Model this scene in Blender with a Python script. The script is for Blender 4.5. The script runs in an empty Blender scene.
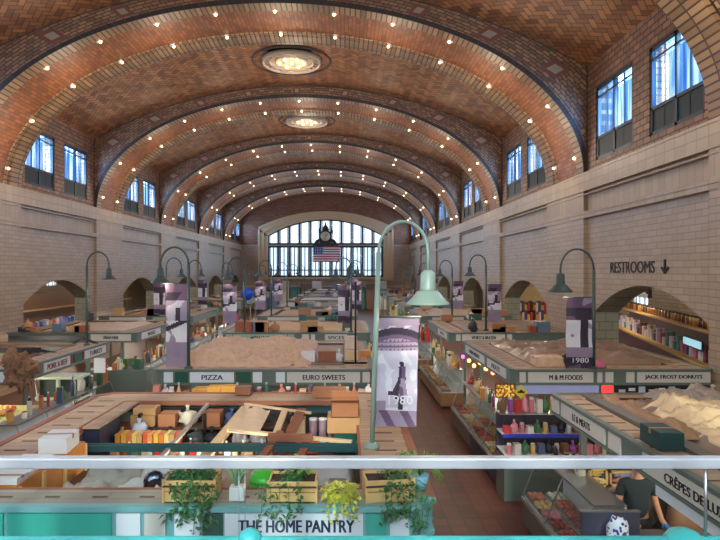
import bpy, bmesh, math, random
from mathutils import Vector, Matrix, Euler, noise
R = random.Random(7)
C = bpy.context.scene.collection
PI = math.pi
CH = 4.4                       # eye height above the hall floor
F = 590.0; VX, VY = 345.0, 271.5
def px(p, y, Y):               # pixel + distance -> point
    return Vector(((p - VX) / F * Y, Y, CH - (y - VY) / F * Y))
def proj(v): return (VX + v[0] / v[1] * F, VY - (v[2] - CH) / v[1] * F)

# ------------------------------------------------------------------ materials
def lin(c):
    return tuple(((x/255.0)/12.92 if x/255.0 <= .04045 else ((x/255.0+.055)/1.055)**2.4) for x in c)
MATS = {}
def nt(m): return m.node_tree.nodes, m.node_tree.links
def mat(name, rgb, rough=.6, metal=0, var=.12, scale=6, bump=0, emit=0, spec=.5):
    if name in MATS: return MATS[name]
    m = bpy.data.materials.new(name); m.use_nodes = True; n, l = nt(m)
    b = n['Principled BSDF']; c = lin(rgb)
    b.inputs['Roughness'].default_value = rough; b.inputs['Metallic'].default_value = metal
    b.inputs['Specular IOR Level'].default_value = spec
    tc = n.new('ShaderNodeTexCoord'); nz = n.new('ShaderNodeTexNoise'); nz.inputs['Scale'].default_value = scale
    nz.inputs['Detail'].default_value = 3
    cr = n.new('ShaderNodeMix'); cr.data_type = 'RGBA'
    cr.inputs['A'].default_value = (*[x*(1-var) for x in c], 1); cr.inputs['B'].default_value = (*[min(1, x*(1+var)) for x in c], 1)
    l.new(tc.outputs['Object'], nz.inputs['Vector']); l.new(nz.outputs['Fac'], cr.inputs['Factor'])
    l.new(cr.outputs['Result'], b.inputs['Base Color'])
    if bump:
        bp = n.new('ShaderNodeBump'); bp.inputs['Strength'].default_value = bump; bp.inputs['Distance'].default_value = .03
        l.new(nz.outputs['Fac'], bp.inputs['Height']); l.new(bp.outputs['Normal'], b.inputs['Normal'])
    if emit:
        b.inputs['Emission Color'].default_value = (*c, 1); b.inputs['Emission Strength'].default_value = emit
    MATS[name] = m; return m
class NG:                      # tiny node helper
    def __init__(s, name):
        s.m = bpy.data.materials.new(name); s.m.use_nodes = True; s.n, s.l = nt(s.m); s.b = s.n['Principled BSDF']
    def math(s, op, a, b=None, c=None):
        x = s.n.new('ShaderNodeMath'); x.operation = op
        for i, v in enumerate((a, b, c)):
            if v is None: continue
            if isinstance(v, (int, float)): x.inputs[i].default_value = v
            else: s.l.new(v, x.inputs[i])
        return x.outputs[0]
    def mix(s, f, a, b):
        x = s.n.new('ShaderNodeMix'); x.data_type = 'RGBA'
        for k, v in (('Factor', f), ('A', a), ('B', b)):
            if isinstance(v, tuple): x.inputs[k].default_value = (*lin(v), 1)
            elif isinstance(v, (int, float)): x.inputs[k].default_value = v
            else: s.l.new(v, x.inputs[k])
        return x.outputs['Result']
    def comb(s, a, b, c=0):
        x = s.n.new('ShaderNodeCombineXYZ')
        for i, v in enumerate((a, b, c)):
            if isinstance(v, (int, float)): x.inputs[i].default_value = v
            else: s.l.new(v, x.inputs[i])
        return x.outputs[0]
    def pos(s):
        g = s.n.new('ShaderNodeNewGeometry'); x = s.n.new('ShaderNodeSeparateXYZ'); s.l.new(g.outputs['Position'], x.inputs[0]); return x.outputs
    def uv(s):
        g = s.n.new('ShaderNodeTexCoord'); x = s.n.new('ShaderNodeSeparateXYZ'); s.l.new(g.outputs['UV'], x.inputs[0]); return x.outputs
    def noise(s, vec, scale, det=3):
        x = s.n.new('ShaderNodeTexNoise'); x.inputs['Scale'].default_value = scale; x.inputs['Detail'].default_value = det
        if vec is not None: s.l.new(vec, x.inputs['Vector'])
        return x.outputs['Fac']
    def brick(s, vec, c1, c2, cm, w, h, mortar=.01, off=.5, bias=0):
        x = s.n.new('ShaderNodeTexBrick'); x.inputs['Scale'].default_value = 1
        x.inputs['Color1'].default_value = (*lin(c1), 1); x.inputs['Color2'].default_value = (*lin(c2), 1); x.inputs['Mortar'].default_value = (*lin(cm), 1)
        x.inputs['Brick Width'].default_value = w; x.inputs['Row Height'].default_value = h; x.inputs['Mortar Size'].default_value = mortar
        x.inputs['Bias'].default_value = bias; x.offset = off
        s.l.new(vec, x.inputs['Vector']); return x.outputs['Color'], x.outputs['Fac']
    def out(s, col, rough=.5, bump=None, bs=.4, dist=.02, spec=.5):
        s.l.new(col, s.b.inputs['Base Color']); s.b.inputs['Roughness'].default_value = rough
        s.b.inputs['Specular IOR Level'].default_value = spec
        if bump is not None:
            bp = s.n.new('ShaderNodeBump'); bp.inputs['Strength'].default_value = bs; bp.inputs['Distance'].default_value = dist
            bp.invert = True; s.l.new(bump, bp.inputs['Height']); s.l.new(bp.outputs['Normal'], s.b.inputs['Normal'])
        return s.m
VA, VB, VM = (204, 134, 76), (118, 70, 40), (62, 44, 32)
def m_herring():
    g = NG('herringbone_tile'); u, v, _ = g.uv(); k_ = .7071/.2; M = g.math
    a = M('MULTIPLY', M('ADD', u, v), k_); b = M('MULTIPLY', M('SUBTRACT', v, u), k_)
    i, j, fa, fb = M('FLOOR', a), M('FLOOR', b), M('FRACT', a), M('FRACT', b)
    k = M('FLOORED_MODULO', M('SUBTRACT', i, j), 4)
    is0, is1, is2, is3 = (M('COMPARE', k, q, .1) for q in (0, 1, 2, 3))
    H = M('ADD', is0, is1); mo = .075
    lo = lambda f: M('LESS_THAN', f, mo)
    hi = lambda f: M('GREATER_THAN', f, 1-mo)
    eH = M('MAXIMUM', M('MAXIMUM', lo(fb), hi(fb)), M('MAXIMUM', M('MULTIPLY', is0, lo(fa)), M('MULTIPLY', is1, hi(fa))))
    eV = M('MAXIMUM', M('MAXIMUM', lo(fa), hi(fa)), M('MAXIMUM', M('MULTIPLY', is3, lo(fb)), M('MULTIPLY', is2, hi(fb))))
    e = M('ADD', M('MULTIPLY', H, eH), M('MULTIPLY', M('SUBTRACT', 1, H), eV))
    ia, jb = M('SUBTRACT', i, is1), M('SUBTRACT', j, is2)
    wn = g.n.new('ShaderNodeTexWhiteNoise'); wn.noise_dimensions = '3D'; g.l.new(g.comb(ia, jb, H), wn.inputs['Vector'])
    f = M('ADD', M('MULTIPLY', wn.outputs['Value'], .75), M('MULTIPLY', H, .2))
    col = g.mix(f, VB, VA); big = g.noise(g.comb(u, v), .4, 4)
    col = g.mix(M('MULTIPLY', big, .4), col, (140, 84, 50)); col = g.mix(M('MULTIPLY', e, .8), col, VM)
    return g.out(col, .55, e, .3)
def m_soffit():
    g = NG('rib_soffit_tile'); u, v, _ = g.uv()
    c1, f1 = g.brick(g.comb(v, u), (152, 92, 54), (112, 68, 42), (74, 50, 36), .34, .13, .010)
    c2, f2 = g.brick(g.comb(v, u), (160, 126, 88), (118, 86, 58), (60, 44, 34), .8, .17, .022, 0)
    edge = g.math('MAXIMUM', g.math('LESS_THAN', v, .55), g.math('GREATER_THAN', v, 2.68))
    edge = g.math('MAXIMUM', edge, g.math('COMPARE', v, 2.42, .08))
    col = g.mix(edge, c1, c2); col = g.mix(g.math('COMPARE', v, 2.6, .08), col, (44, 32, 27))
    return g.out(col, .5, f1, .3)
def m_band():
    g = NG('rib_face_tile'); u, v, _ = g.uv()      # v 0 at the intrados, 1 at the vault; u in metres; z holds the width
    s = g.uv()
    at = g.n.new('ShaderNodeUVMap'); at.uv_map = 'W'; sp = g.n.new('ShaderNodeSeparateXYZ'); g.l.new(at.outputs[0], sp.inputs[0])
    wdt = sp.outputs[0]; r = g.math('MULTIPLY', v, wdt)
    c1, f1 = g.brick(g.comb(u, r), (156, 112, 78), (104, 74, 54), (54, 42, 34), .26, .12, .014)
    cell = g.math('ABSOLUTE', g.math('SUBTRACT', g.math('FRACT', g.math('DIVIDE', u, 2.2)), .5)); cu = g.math('MULTIPLY', cell, 2.2)
    cr = g.math('ABSOLUTE', g.math('MULTIPLY', g.math('SUBTRACT', v, .5), wdt)); mx = g.math('MAXIMUM', cu, cr)
    sz = g.math('MINIMUM', g.math('MULTIPLY', wdt, .13), .16)
    col = g.mix(g.math('LESS_THAN', mx, g.math('MULTIPLY', sz, 1.9)), c1, (112, 62, 46))
    col = g.mix(g.math('LESS_THAN', mx, sz), col, (146, 128, 106))
    dk = g.math('MAXIMUM', g.math('LESS_THAN', r, .17), g.math('LESS_THAN', g.math('SUBTRACT', wdt, r), .15))
    d1, _ = g.brick(g.comb(u, r), (62, 52, 46), (44, 38, 35), (30, 26, 24), .12, .2, .012, 0)
    return g.out(g.mix(dk, col, d1), .5, f1, .35)
def m_wallbrick(name, ax, c1, c2, cm, w, h, mort, rough, bs=.25, soldier=None):
    g = NG(name); p = g.pos(); a = p[ax]
    col, f = g.brick(g.comb(a, p[2]), c1, c2, cm, w, h, mort)
    if soldier:
        s1, f2 = g.brick(g.comb(p[2], a), c1, c2, cm, 1.2, soldier[2], .008, 0)
        k = g.math('MULTIPLY', g.math('GREATER_THAN', p[2], soldier[0]), g.math('LESS_THAN', p[2], soldier[1]))
        col = g.mix(k, col, s1)
    nz = g.noise(g.comb(p[0], p[1], p[2]), .5, 4); col2 = g.mix(g.math('MULTIPLY', nz, .28), col, tuple(int(x*.62) for x in c1))
    m = g.out(col2, rough, f, bs)
    # glazed faces differ slightly in tilt
    n2 = g.noise(g.comb(p[0], p[1], g.math('MULTIPLY', p[2], 2.2)), 2.2, 2)
    rr = g.math('ADD', g.math('MULTIPLY', n2, .3), rough - .1); g.l.new(rr, g.b.inputs['Roughness'])
    return m
def m_floor():
    g = NG('quarry_tile_floor'); p = g.pos()
    col, f = g.brick(g.comb(p[0], p[1]), (126, 66, 50), (98, 52, 40), (64, 42, 36), .3, .3, .012, 0)
    nz = g.noise(g.comb(p[0], p[1]), .8, 4); col = g.mix(g.math('MULTIPLY', nz, .5), col, (84, 52, 44))
    return g.out(col, .38, f, .15)
def m_planks(name, c1, c2, cm, ax=0, w=1.4, h=.13):
    g = NG(name); p = g.pos(); col, f = g.brick(g.comb(p[ax], p[1-ax]), c1, c2, cm, w, h, .004)
    nz = g.noise(g.comb(g.math('MULTIPLY', p[ax], .3), g.math('MULTIPLY', p[1-ax], 9)), 2, 3)
    col = g.mix(g.math('MULTIPLY', nz, .3), col, c2); return g.out(col, .6, f, .2)
def m_glasspane(name, tint, gloss=.06, op=0, white=(200, 220, 235)):
    m = bpy.data.materials.new(name); m.use_nodes = True; n, l = nt(m); n.remove(n['Principled BSDF'])
    t = n.new('ShaderNodeBsdfTransparent'); t.inputs[0].default_value = (*tint, 1)
    gl = n.new('ShaderNodeBsdfGlossy'); gl.inputs['Roughness'].default_value = .04
    mx = n.new('ShaderNodeMixShader'); mx.inputs[0].default_value = gloss
    l.new(t.outputs[0], mx.inputs[1]); l.new(gl.outputs[0], mx.inputs[2]); o = n['Material Output']
    l.new(mx.outputs[0], o.inputs[0]); return m
def m_stripeglass():            # ribbed blue-white glazing of the high windows
    m = bpy.data.materials.new('ribbed_blue_glazing'); m.use_nodes = True; n, l = nt(m); n.remove(n['Principled BSDF'])
    g = n.new('ShaderNodeNewGeometry'); s = n.new('ShaderNodeSeparateXYZ'); l.new(g.outputs['Position'], s.inputs[0])
    nz = n.new('ShaderNodeTexNoise'); nz.inputs['Scale'].default_value = 1; nz.inputs['Detail'].default_value = 2
    c = n.new('ShaderNodeCombineXYZ'); mu = n.new('ShaderNodeMath'); mu.operation = 'MULTIPLY'; mu.inputs[1].default_value = 4.5
    l.new(s.outputs[1], mu.inputs[0]); l.new(mu.outputs[0], c.inputs[0])
    m3 = n.new('ShaderNodeMath'); m3.operation = 'MULTIPLY'; m3.inputs[1].default_value = .3; l.new(s.outputs[2], m3.inputs[0]); l.new(m3.outputs[0], c.inputs[1])
    l.new(c.outputs[0], nz.inputs['Vector'])
    r = n.new('ShaderNodeValToRGB'); l.new(nz.outputs['Fac'], r.inputs[0])
    e = r.color_ramp.elements; e[0].position = .36; e[0].color = (.03, .1, .3, 1); e[1].position = .68; e[1].color = (.7, .85, 1, 1)
    k = e.new(.5); k.color = (.12, .3, .62, 1)
    t = n.new('ShaderNodeBsdfTransparent'); l.new(r.outputs[0], t.inputs[0])
    gl = n.new('ShaderNodeBsdfGlossy'); gl.inputs['Roughness'].default_value = .15
    mx = n.new('ShaderNodeMixShader'); mx.inputs[0].default_value = .05
    l.new(t.outputs[0], mx.inputs[1]); l.new(gl.outputs[0], mx.inputs[2]); l.new(mx.outputs[0], n['Material Output'].inputs[0]); return m

HERR, SOFF, BAND, FLOOR = m_herring(), m_soffit(), m_band(), m_floor()
CREAM1, CREAM2, CREAMM = (188, 162, 132), (174, 149, 121), (132, 113, 93)
WALLY = m_wallbrick('glazed_cream_brick_side', 1, CREAM1, CREAM2, CREAMM, .46, .155, .009, .3, .2, (6.34, 7.0, .3))
WALLX = m_wallbrick('glazed_cream_brick_end', 0, (176, 150, 128), (158, 132, 112), (110, 92, 80), .62, .2, .012, .4, .2)
BROWNY = m_wallbrick('brown_tile_side', 1, (166, 114, 74), (120, 80, 54), (58, 44, 36), .36, .17, .02, .5, .35)
BROWNX = m_wallbrick('brown_tile_end', 0, (150, 92, 58), (118, 70, 46), (70, 48, 38), .42, .17, .018, .5, .3)
TERRA = mat('cream_terracotta', (184, 160, 132), .35, var=.06, scale=2)
CORN = m_wallbrick('cornice_tile', 1, (190, 166, 138), (178, 154, 127), (136, 117, 97), .62, .2, .008, .35, .15, (0, 9, .42))
STRIPE = m_stripeglass()
PANE = m_glasspane('clear_window_glass', (.86, .93, .97), .06)
PANEB = m_glasspane('bluish_window_glass', (.62, .74, .84), .06)
CASEG = m_glasspane('display_case_glass', (.93, .96, .95), .07)
RAILG = m_glasspane('balustrade_glass', (.9, .97, .97), .05)
DKFRAME = mat('dark_teal_window_frame', (20, 46, 54), .5)
DKPANEL = mat('dark_blinds', (14, 30, 34), .6)
GREYG = mat('grey_green_paint', (104, 116, 106), .45, var=.06)
DKG = mat('dark_green_enamel', (22, 82, 66), .4, var=.06)
TEALP = mat('pale_teal_paint', (118, 176, 178), .4, var=.06)
GREEN_SUN = mat('sunlit_green_enamel', (60, 178, 158), .4, var=.06)  # green panel enamel with sunlight on the fascia put into its colour
SIGNW = mat('cream_sign_panel', (214, 208, 196), .45, var=.03)
SIGNB = mat('white_sign_panel', (226, 232, 236), .4, var=.03)
INK = mat('black_lettering', (22, 22, 26), .5, var=0)
INKB = mat('navy_lettering', (30, 50, 78), .5, var=0)
INKR = mat('dark_red_lettering', (120, 40, 38), .5, var=0)
PLANK = m_planks('stall_roof_planks', (192, 164, 136), (170, 142, 116), (116, 94, 76), 0)
PLANK_SUN = m_planks('sunlit_roof_planks', (176, 172, 156), (156, 150, 134), (110, 104, 94), 0)  # plank copy with sun on the front boards put into the colour
KRAFT = mat('kraft_cardboard', (196, 150, 98), .75, var=.08, scale=8)
KRAFT2 = mat('brown_cardboard', (176, 116, 76), .75, var=.08, scale=8)
TAPE = mat('packing_tape', (150, 112, 72), .3, var=.03)
PAPER = mat('crumpled_kraft_paper', (216, 178, 146), .6, var=.25, scale=9, bump=.6)
TARP = mat('grey_brown_tarpaulin', (150, 128, 112), .45, var=.2, scale=2, bump=.4)
PLASTIC = mat('clear_plastic_sheeting', (226, 198, 156), .2, var=.25, scale=6, bump=.6)
WOODO = mat('orange_varnished_wood', (206, 132, 56), .4, var=.15, scale=5)
WOODP = mat('pale_pine', (226, 182, 116), .55, var=.12, scale=7)
WOODB = mat('reddish_brown_plank', (150, 92, 66), .6, var=.15, scale=5)
WOODL = mat('light_lumber', (214, 184, 142), .6, var=.12, scale=5)
WOODD = mat('dark_walnut', (84, 56, 40), .5, var=.15, scale=5)
STEEL = mat('brushed_steel', (176, 176, 176), .3, .85, var=.06)
WHITE = mat('white_enamel', (226, 226, 222), .35, var=.03)
BLACK = mat('black_plastic', (26, 26, 28), .4, var=.05)
NAVY = mat('dark_navy_panel', (38, 44, 66), .45, var=.05)
SLATE = mat('slate_panel', (66, 70, 92), .4, var=.05)
RAILW = mat('brushed_white_handrail', (190, 194, 198), .3, .2, var=.04)
RAILT = mat('turquoise_handrail', (70, 190, 188), .35, var=.04)
MINT = mat('verdigris_lamp_enamel', (146, 170, 156), .35, var=.05)
MINT_SHADE = mat('shaded_lamp_enamel', (66, 80, 76), .4, var=.05)  # darker copy of the lamp enamel, shade put into its colour
BULB = mat('lit_bulb', (255, 206, 150), .4, var=0, emit=8)
SOIL = mat('soil', (60, 44, 34), .9)
LEAFD = mat('ivy_leaf', (58, 112, 62), .45, var=.3, scale=20)
LEAFL = mat('bright_leaf', (128, 168, 72), .45, var=.3, scale=20)
LEAFY = mat('yellow_green_leaf', (206, 206, 84), .45, var=.25, scale=20)
LEAFA = mat('aloe_leaf', (150, 190, 140), .4, var=.15, scale=10)

def cm(rgb, rough=.5, emit=0):       # a coloured material by rgb
    k = 'coloured_%02x%02x%02x%s' % (*rgb, '_lit' if emit else '')
    return mat(k, rgb, rough, var=.1, emit=emit)

# ------------------------------------------------------------------ mesh builder
class MB:
    def __init__(s): s.v = []; s.f = []; s.mi = []; s.uv = []; s.w = []; s.hasuv = False; s.sm = []
    def face(s, idx, m=0, uv=None, w=None, sm=False):
        s.f.append(tuple(idx)); s.mi.append(m); s.sm.append(sm); s.uv.append(uv); s.w.append(w)
        if uv: s.hasuv = True
    def add(s, vs): b = len(s.v); s.v += [Vector(a) for a in vs]; return b
    def quad(s, a, b, c, d, m=0, uv=None, w=None): k = s.add([a, b, c, d]); s.face((k, k+1, k+2, k+3), m, uv, w)
    def box(s, x0, x1, y0, y1, z0, z1, m=0, M=None):
        vs = [Vector(p) for p in ((x0,y0,z0),(x1,y0,z0),(x1,y1,z0),(x0,y1,z0),(x0,y0,z1),(x1,y0,z1),(x1,y1,z1),(x0,y1,z1))]
        if M is not None: vs = [M @ p for p in vs]
        k = s.add(vs)
        for f in ((0,3,2,1),(4,5,6,7),(0,1,5,4),(1,2,6,5),(2,3,7,6),(3,0,4,7)): s.face([k+i for i in f], m)
    def cbox(s, c, d, m=0, rz=0, rx=0, ry=0):
        M = Matrix.Translation(Vector(c)) @ Euler((rx, ry, rz)).to_matrix().to_4x4()
        s.box(-d[0]/2, d[0]/2, -d[1]/2, d[1]/2, -d[2]/2, d[2]/2, m, M)
    def bar(s, a, b, w, h, m=0):
        a, b = Vector(a), Vector(b); d = b - a; L = d.length; q = d.to_track_quat('X', 'Z').to_matrix().to_4x4()
        M = Matrix.Translation(a) @ q; s.box(0, L, -w/2, w/2, -h/2, h/2, m, M)
    def tube(s, pts, r, n=8, m=0, cap=True):
        pts = [Vector(p) for p in pts]; rs = r if isinstance(r, (list, tuple)) else [r]*len(pts); rings = []
        up = None
        for i, p in enumerate(pts):
            d = (pts[min(i+1, len(pts)-1)] - pts[max(i-1, 0)]).normalized()
            if up is None: up = Vector((1, 0, 0)) if abs(d.x) < .9 else Vector((0, 1, 0))
            e1 = (up - d*up.dot(d)).normalized(); up = e1; e2 = d.cross(e1)
            rings.append(s.add([p + (e1*math.cos(2*PI*k/n) + e2*math.sin(2*PI*k/n))*rs[i] for k in range(n)]))
        for a, b in zip(rings, rings[1:]):
            for k in range(n): s.face((a+k, a+(k+1)%n, b+(k+1)%n, b+k), m, sm=True)
        if cap: s.face([rings[0]+k for k in range(n)][::-1], m); s.face([rings[-1]+k for k in range(n)], m)
    def lathe(s, prof, c=(0,0,0), n=16, m=0, M=None):
        c = Vector(c); rings = []
        for r, z in prof:
            vs = [Vector((r*math.cos(2*PI*k/n), r*math.sin(2*PI*k/n), z)) for k in range(n)]
            if M is not None: vs = [M @ v for v in vs]
            rings.append(s.add([v + c for v in vs]))
        for a, b in zip(rings, rings[1:]):
            for k in range(n): s.face((a+k, a+(k+1)%n, b+(k+1)%n, b+k), m, sm=True)
        s.face([rings[0]+k for k in range(n)][::-1], m); s.face([rings[-1]+k for k in range(n)], m)
    def blob(s, c, d, m=0, n=8, lump=.2, seed=0, flat=True):
        c = Vector(c); rings = []
        for i in range(n//2+1):
            th = PI*i/(n//2); ring = []
            for k in range(n):
                v = Vector((math.sin(th)*math.cos(2*PI*k/n), math.sin(th)*math.sin(2*PI*k/n), -math.cos(th)))
                q = 1 + lump*noise.noise(v*1.7 + Vector((seed*3.1, seed*1.7, 0)))*2
                z = v.z*q
                if flat: z = max(z, -.75)
                ring.append(c + Vector((v.x*q*d[0]/2, v.y*q*d[1]/2, z*d[2]/2)))
            rings.append(s.add(ring))
        for a, b in zip(rings, rings[1:]):
            for k in range(n): s.face((a+k, a+(k+1)%n, b+(k+1)%n, b+k), m, sm=True)
    def ring(s, outer, inner, z0, z1, m=0, mt=None, mtk=None, mk=None):
        n = len(outer); mt = m if mt is None else mt
        o0 = s.add([(x,y,z0) for x,y in outer]); o1 = s.add([(x,y,z1) for x,y in outer])
        i0 = s.add([(x,y,z0) for x,y in inner]); i1 = s.add([(x,y,z1) for x,y in inner])
        for k in range(n):
            j = (k+1)%n
            q = mk[k] if mk else m; s.face((o0+k,o0+j,o1+j,o1+k), q); s.face((i0+j,i0+k,i1+k,i1+j), q)
            s.face((o1+k,o1+j,i1+j,i1+k), mtk[k] if mtk else mt); s.face((o0+j,o0+k,i0+k,i0+j), m)
    def build(s, name, mats, parent=None, bevel=0):
        me = bpy.data.meshes.new(name); me.from_pydata([tuple(v) for v in s.v], [], s.f)
        mats = mats if isinstance(mats, (list, tuple)) else [mats]
        for m in mats: me.materials.append(m)
        for p, mi, sm in zip(me.polygons, s.mi, s.sm): p.material_index = mi; p.use_smooth = sm
        if s.hasuv:
            ul = me.uv_layers.new(name='UVMap'); wl = me.uv_layers.new(name='W')
            for p, uv, w in zip(me.polygons, s.uv, s.w):
                for i, li in enumerate(p.loop_indices):
                    if uv: ul.data[li].uv = uv[i]
                    if w: wl.data[li].uv = (w[i], 0)
            ul.active = True
        me.update(); o = bpy.data.objects.new(name, me); C.objects.link(o)
        if parent: o.parent = parent; o.matrix_parent_inverse = PINV(parent)
        if bevel:
            b = o.modifiers.new('bevel', 'BEVEL'); b.width = bevel; b.segments = 2
        return o
def PINV(p):                    # only a root carries a location
    return Matrix.Translation(-p.location) if p.parent is None else Matrix()
def tag(o, label, cat, group=None, kind=None):
    o['label'] = label; o['category'] = cat
    if group: o['group'] = group
    if kind: o['kind'] = kind
    return o
def empty(name, loc, label, cat, group=None):
    o = bpy.data.objects.new(name, None); C.objects.link(o); o.location = loc; o.empty_display_size = .1
    return tag(o, label, cat, group)
def struct(o): o['kind'] = 'structure'; return o
def S(name, mb, m): return struct(mb.build(name, m))
def copy_tree(o, parent=None):
    c = o.copy(); C.objects.link(c)
    if parent: c.parent = parent
    for ch in list(o.children): copy_tree(ch, c)
    return c
def text(body, w, h, mat_, parent, M, name='lettering', ext=.004, bold=0, fat=0):
    cu = bpy.data.curves.new('t', 'FONT'); cu.body = body; cu.size = 1; cu.extrude = 0; cu.align_x = 'CENTER'; cu.offset = 0
    cu.resolution_u = 3
    to = bpy.data.objects.new('t', cu); C.objects.link(to); bpy.context.view_layer.update()
    dg = bpy.context.evaluated_depsgraph_get(); me = bpy.data.meshes.new_from_object(to.evaluated_get(dg))
    bpy.data.objects.remove(to); bpy.data.curves.remove(cu)
    xs = [v.co.x for v in me.vertices]; ys = [v.co.y for v in me.vertices]
    sx = w/(max(xs)-min(xs)); sy = h/(max(ys)-min(ys)); cx = (max(xs)+min(xs))/2; cy = (max(ys)+min(ys))/2
    bm = bmesh.new(); bm.from_mesh(me)
    if fat:
        for dx_ in (-fat, fat):
            bm2 = bmesh.new(); bm2.from_mesh(me)
            for v in bm2.verts: v.co.x += dx_/sx; v.co.z += dx_*.2
            tmp = bpy.data.meshes.new('x'); bm2.to_mesh(tmp); bm.from_mesh(tmp); bm2.free()
    for v in bm.verts: v.co = Vector(((v.co.x-cx)*sx, (v.co.y-cy)*sy, v.co.z))
    r = bmesh.ops.extrude_face_region(bm, geom=bm.faces[:])
    for g in r['geom']:
        if isinstance(g, bmesh.types.BMVert): g.co.z += ext
    bmesh.ops.recalc_face_normals(bm, faces=bm.faces[:])
    for v in bm.verts: v.co = M @ v.co
    me2 = bpy.data.meshes.new(name); bm.to_mesh(me2); bm.free(); me2.materials.append(mat_)
    o = bpy.data.objects.new(name, me2); C.objects.link(o)
    if parent: o.parent = parent; o.matrix_parent_inverse = PINV(parent)
    return o
def MF(c):   # text facing the camera (-Y)
    return Matrix.Translation(Vector(c)) @ Euler((PI/2, 0, 0)).to_matrix().to_4x4()
def MR(c, s):   # text on a plane x=const; s=-1 faces -X, s=+1 faces +X
    return Matrix.Translation(Vector(c)) @ Euler((PI/2, 0, PI/2*s)).to_matrix().to_4x4()

# ------------------------------------------------------------------ setting
XC, HA = -2.28, 9.8            # hall axis, half width at the piers
SPZ, CRZ, HZ, VZ = 7.5, 12.87, 10.85, 13.45
BW = HA + .13                  # bay wall
XL, XR = XC - BW, XC + BW
RIBS = [(8.5, 12.2)] + [(8.5+10.1*n, 11.9+10.1*n) for n in range(1, 6)]
Y0, Y1 = -1.6, 69.1
BAYS = [(Y0, 8.5)] + [(RIBS[i][1], RIBS[i+1][0]) for i in range(5)] + [(RIBS[5][1], Y1)]
AX0, AX1 = -22.0, 15.5         # outer arcades
mb = MB(); mb.box(AX0, AX1, Y0-.3, Y1+.3, -.3, 0); S('floor', mb, FLOOR)
def vault_z(x):
    c = BW; sag = VZ - HZ; Rr = (c*c + sag*sag)/(2*sag); return VZ - Rr + math.sqrt(max(0, Rr*Rr - x*x))
N = 64
for i, (a, b) in enumerate(BAYS):
    mb = MB(); s = 0; prev = None
    ys = [a + (b-a)*k/4 for k in range(5)]
    for k in range(N+1):
        x = -BW + 2*BW*k/N; z = vault_z(x)
        if prev: s2 = s + math.dist((x, z), prev)
        else: s2 = 0
        if prev:
            for ya, yb in zip(ys, ys[1:]):
                mb.quad((XC+prev[0], ya, prev[1]), (XC+prev[0], yb, prev[1]), (XC+x, yb, z), (XC+x, ya, z), 0, [(s, ya), (s, yb), (s2, yb), (s2, ya)])
        prev = (x, z); s = s2
    # outer skin closes the shell against daylight
    mb.quad((XL-.6, a-.1, HZ+.1), (XL-.6, b+.1, HZ+.1), (XC, b+.1, VZ+4.5), (XC, a-.1, VZ+4.5), 1)
    mb.quad((XC, a-.1, VZ+4.5), (XC, b+.1, VZ+4.5), (XR+.6, b+.1, HZ+.1), (XR+.6, a-.1, HZ+.1), 1)
    S('ceiling', mb, [HERR, BROWNX])
# transverse ribs
def outer_at(f):
    e_ = .1; pts = [(-BW-e_, SPZ), (-BW-e_, HZ+e_)] + [(-BW + 2*BW*k/64, vault_z(-BW + 2*BW*k/64)+e_) for k in range(1, 64)] + [(BW+e_, HZ+e_), (BW+e_, SPZ)]
    L = [0]
    for p, q in zip(pts, pts[1:]): L.append(L[-1] + math.dist(p, q))
    d = f*L[-1]
    for i in range(len(pts)-1):
        if d <= L[i+1] or i == len(pts)-2:
            t = (d - L[i])/(L[i+1]-L[i]); t = min(1, max(0, t)); return (pts[i][0]+(pts[i+1][0]-pts[i][0])*t, pts[i][1]+(pts[i+1][1]-pts[i][1])*t)
NR = 96
TH = [PI - PI*k/NR for k in range(NR+1)]
def intr(th, off=0): return (math.cos(th)*(HA+off), SPZ + math.sin(th)*(CRZ-SPZ+off))
AL = [0]
for k in range(NR): AL.append(AL[-1] + math.dist(intr(TH[k]), intr(TH[k+1])))
for i, (a, b) in enumerate(RIBS):
    mb = MB()
    prof = [(0, 0), (.55, 0), (.58, .05), (2.34, .05), (2.36, 0), (2.5, 0), (2.52, .09), (2.68, .09), (2.7, 0), (b-a, 0)]
    for k in range(NR):
        u0, u1 = AL[k], AL[k+1]
        for (ya, oa), (yb, ob) in zip(prof, prof[1:]):
            p = [intr(TH[k], oa), intr(TH[k], ob), intr(TH[k+1], ob), intr(TH[k+1], oa)]
            Y = [a+ya, a+yb, a+yb, a+ya]
            mb.quad(*[(XC+q[0], y, q[1]) for q, y in zip(p, Y)], 0, [(u0, ya), (u0, yb), (u1, yb), (u1, ya)])
        f0, f1 = AL[k]/AL[-1], AL[k+1]/AL[-1]
        q0, q1 = outer_at(f0), outer_at(f1); p0, p1 = intr(TH[k]), intr(TH[k+1]); w0, w1 = math.dist(p0, q0), math.dist(p1, q1)
        for yy in (a, b):
            mb.quad((XC+p0[0], yy, p0[1]), (XC+p1[0], yy, p1[1]), (XC+q1[0], yy, q1[1]), (XC+q0[0], yy, q0[1]), 1, [(u0, 0), (u1, 0), (u1, 1), (u0, 1)], [w0, w1, w1, w0])
    o = mb.build('ceiling_arch', [SOFF, BAND]); struct(o); o.name = 'trim_%d' % (i+1)

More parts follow.
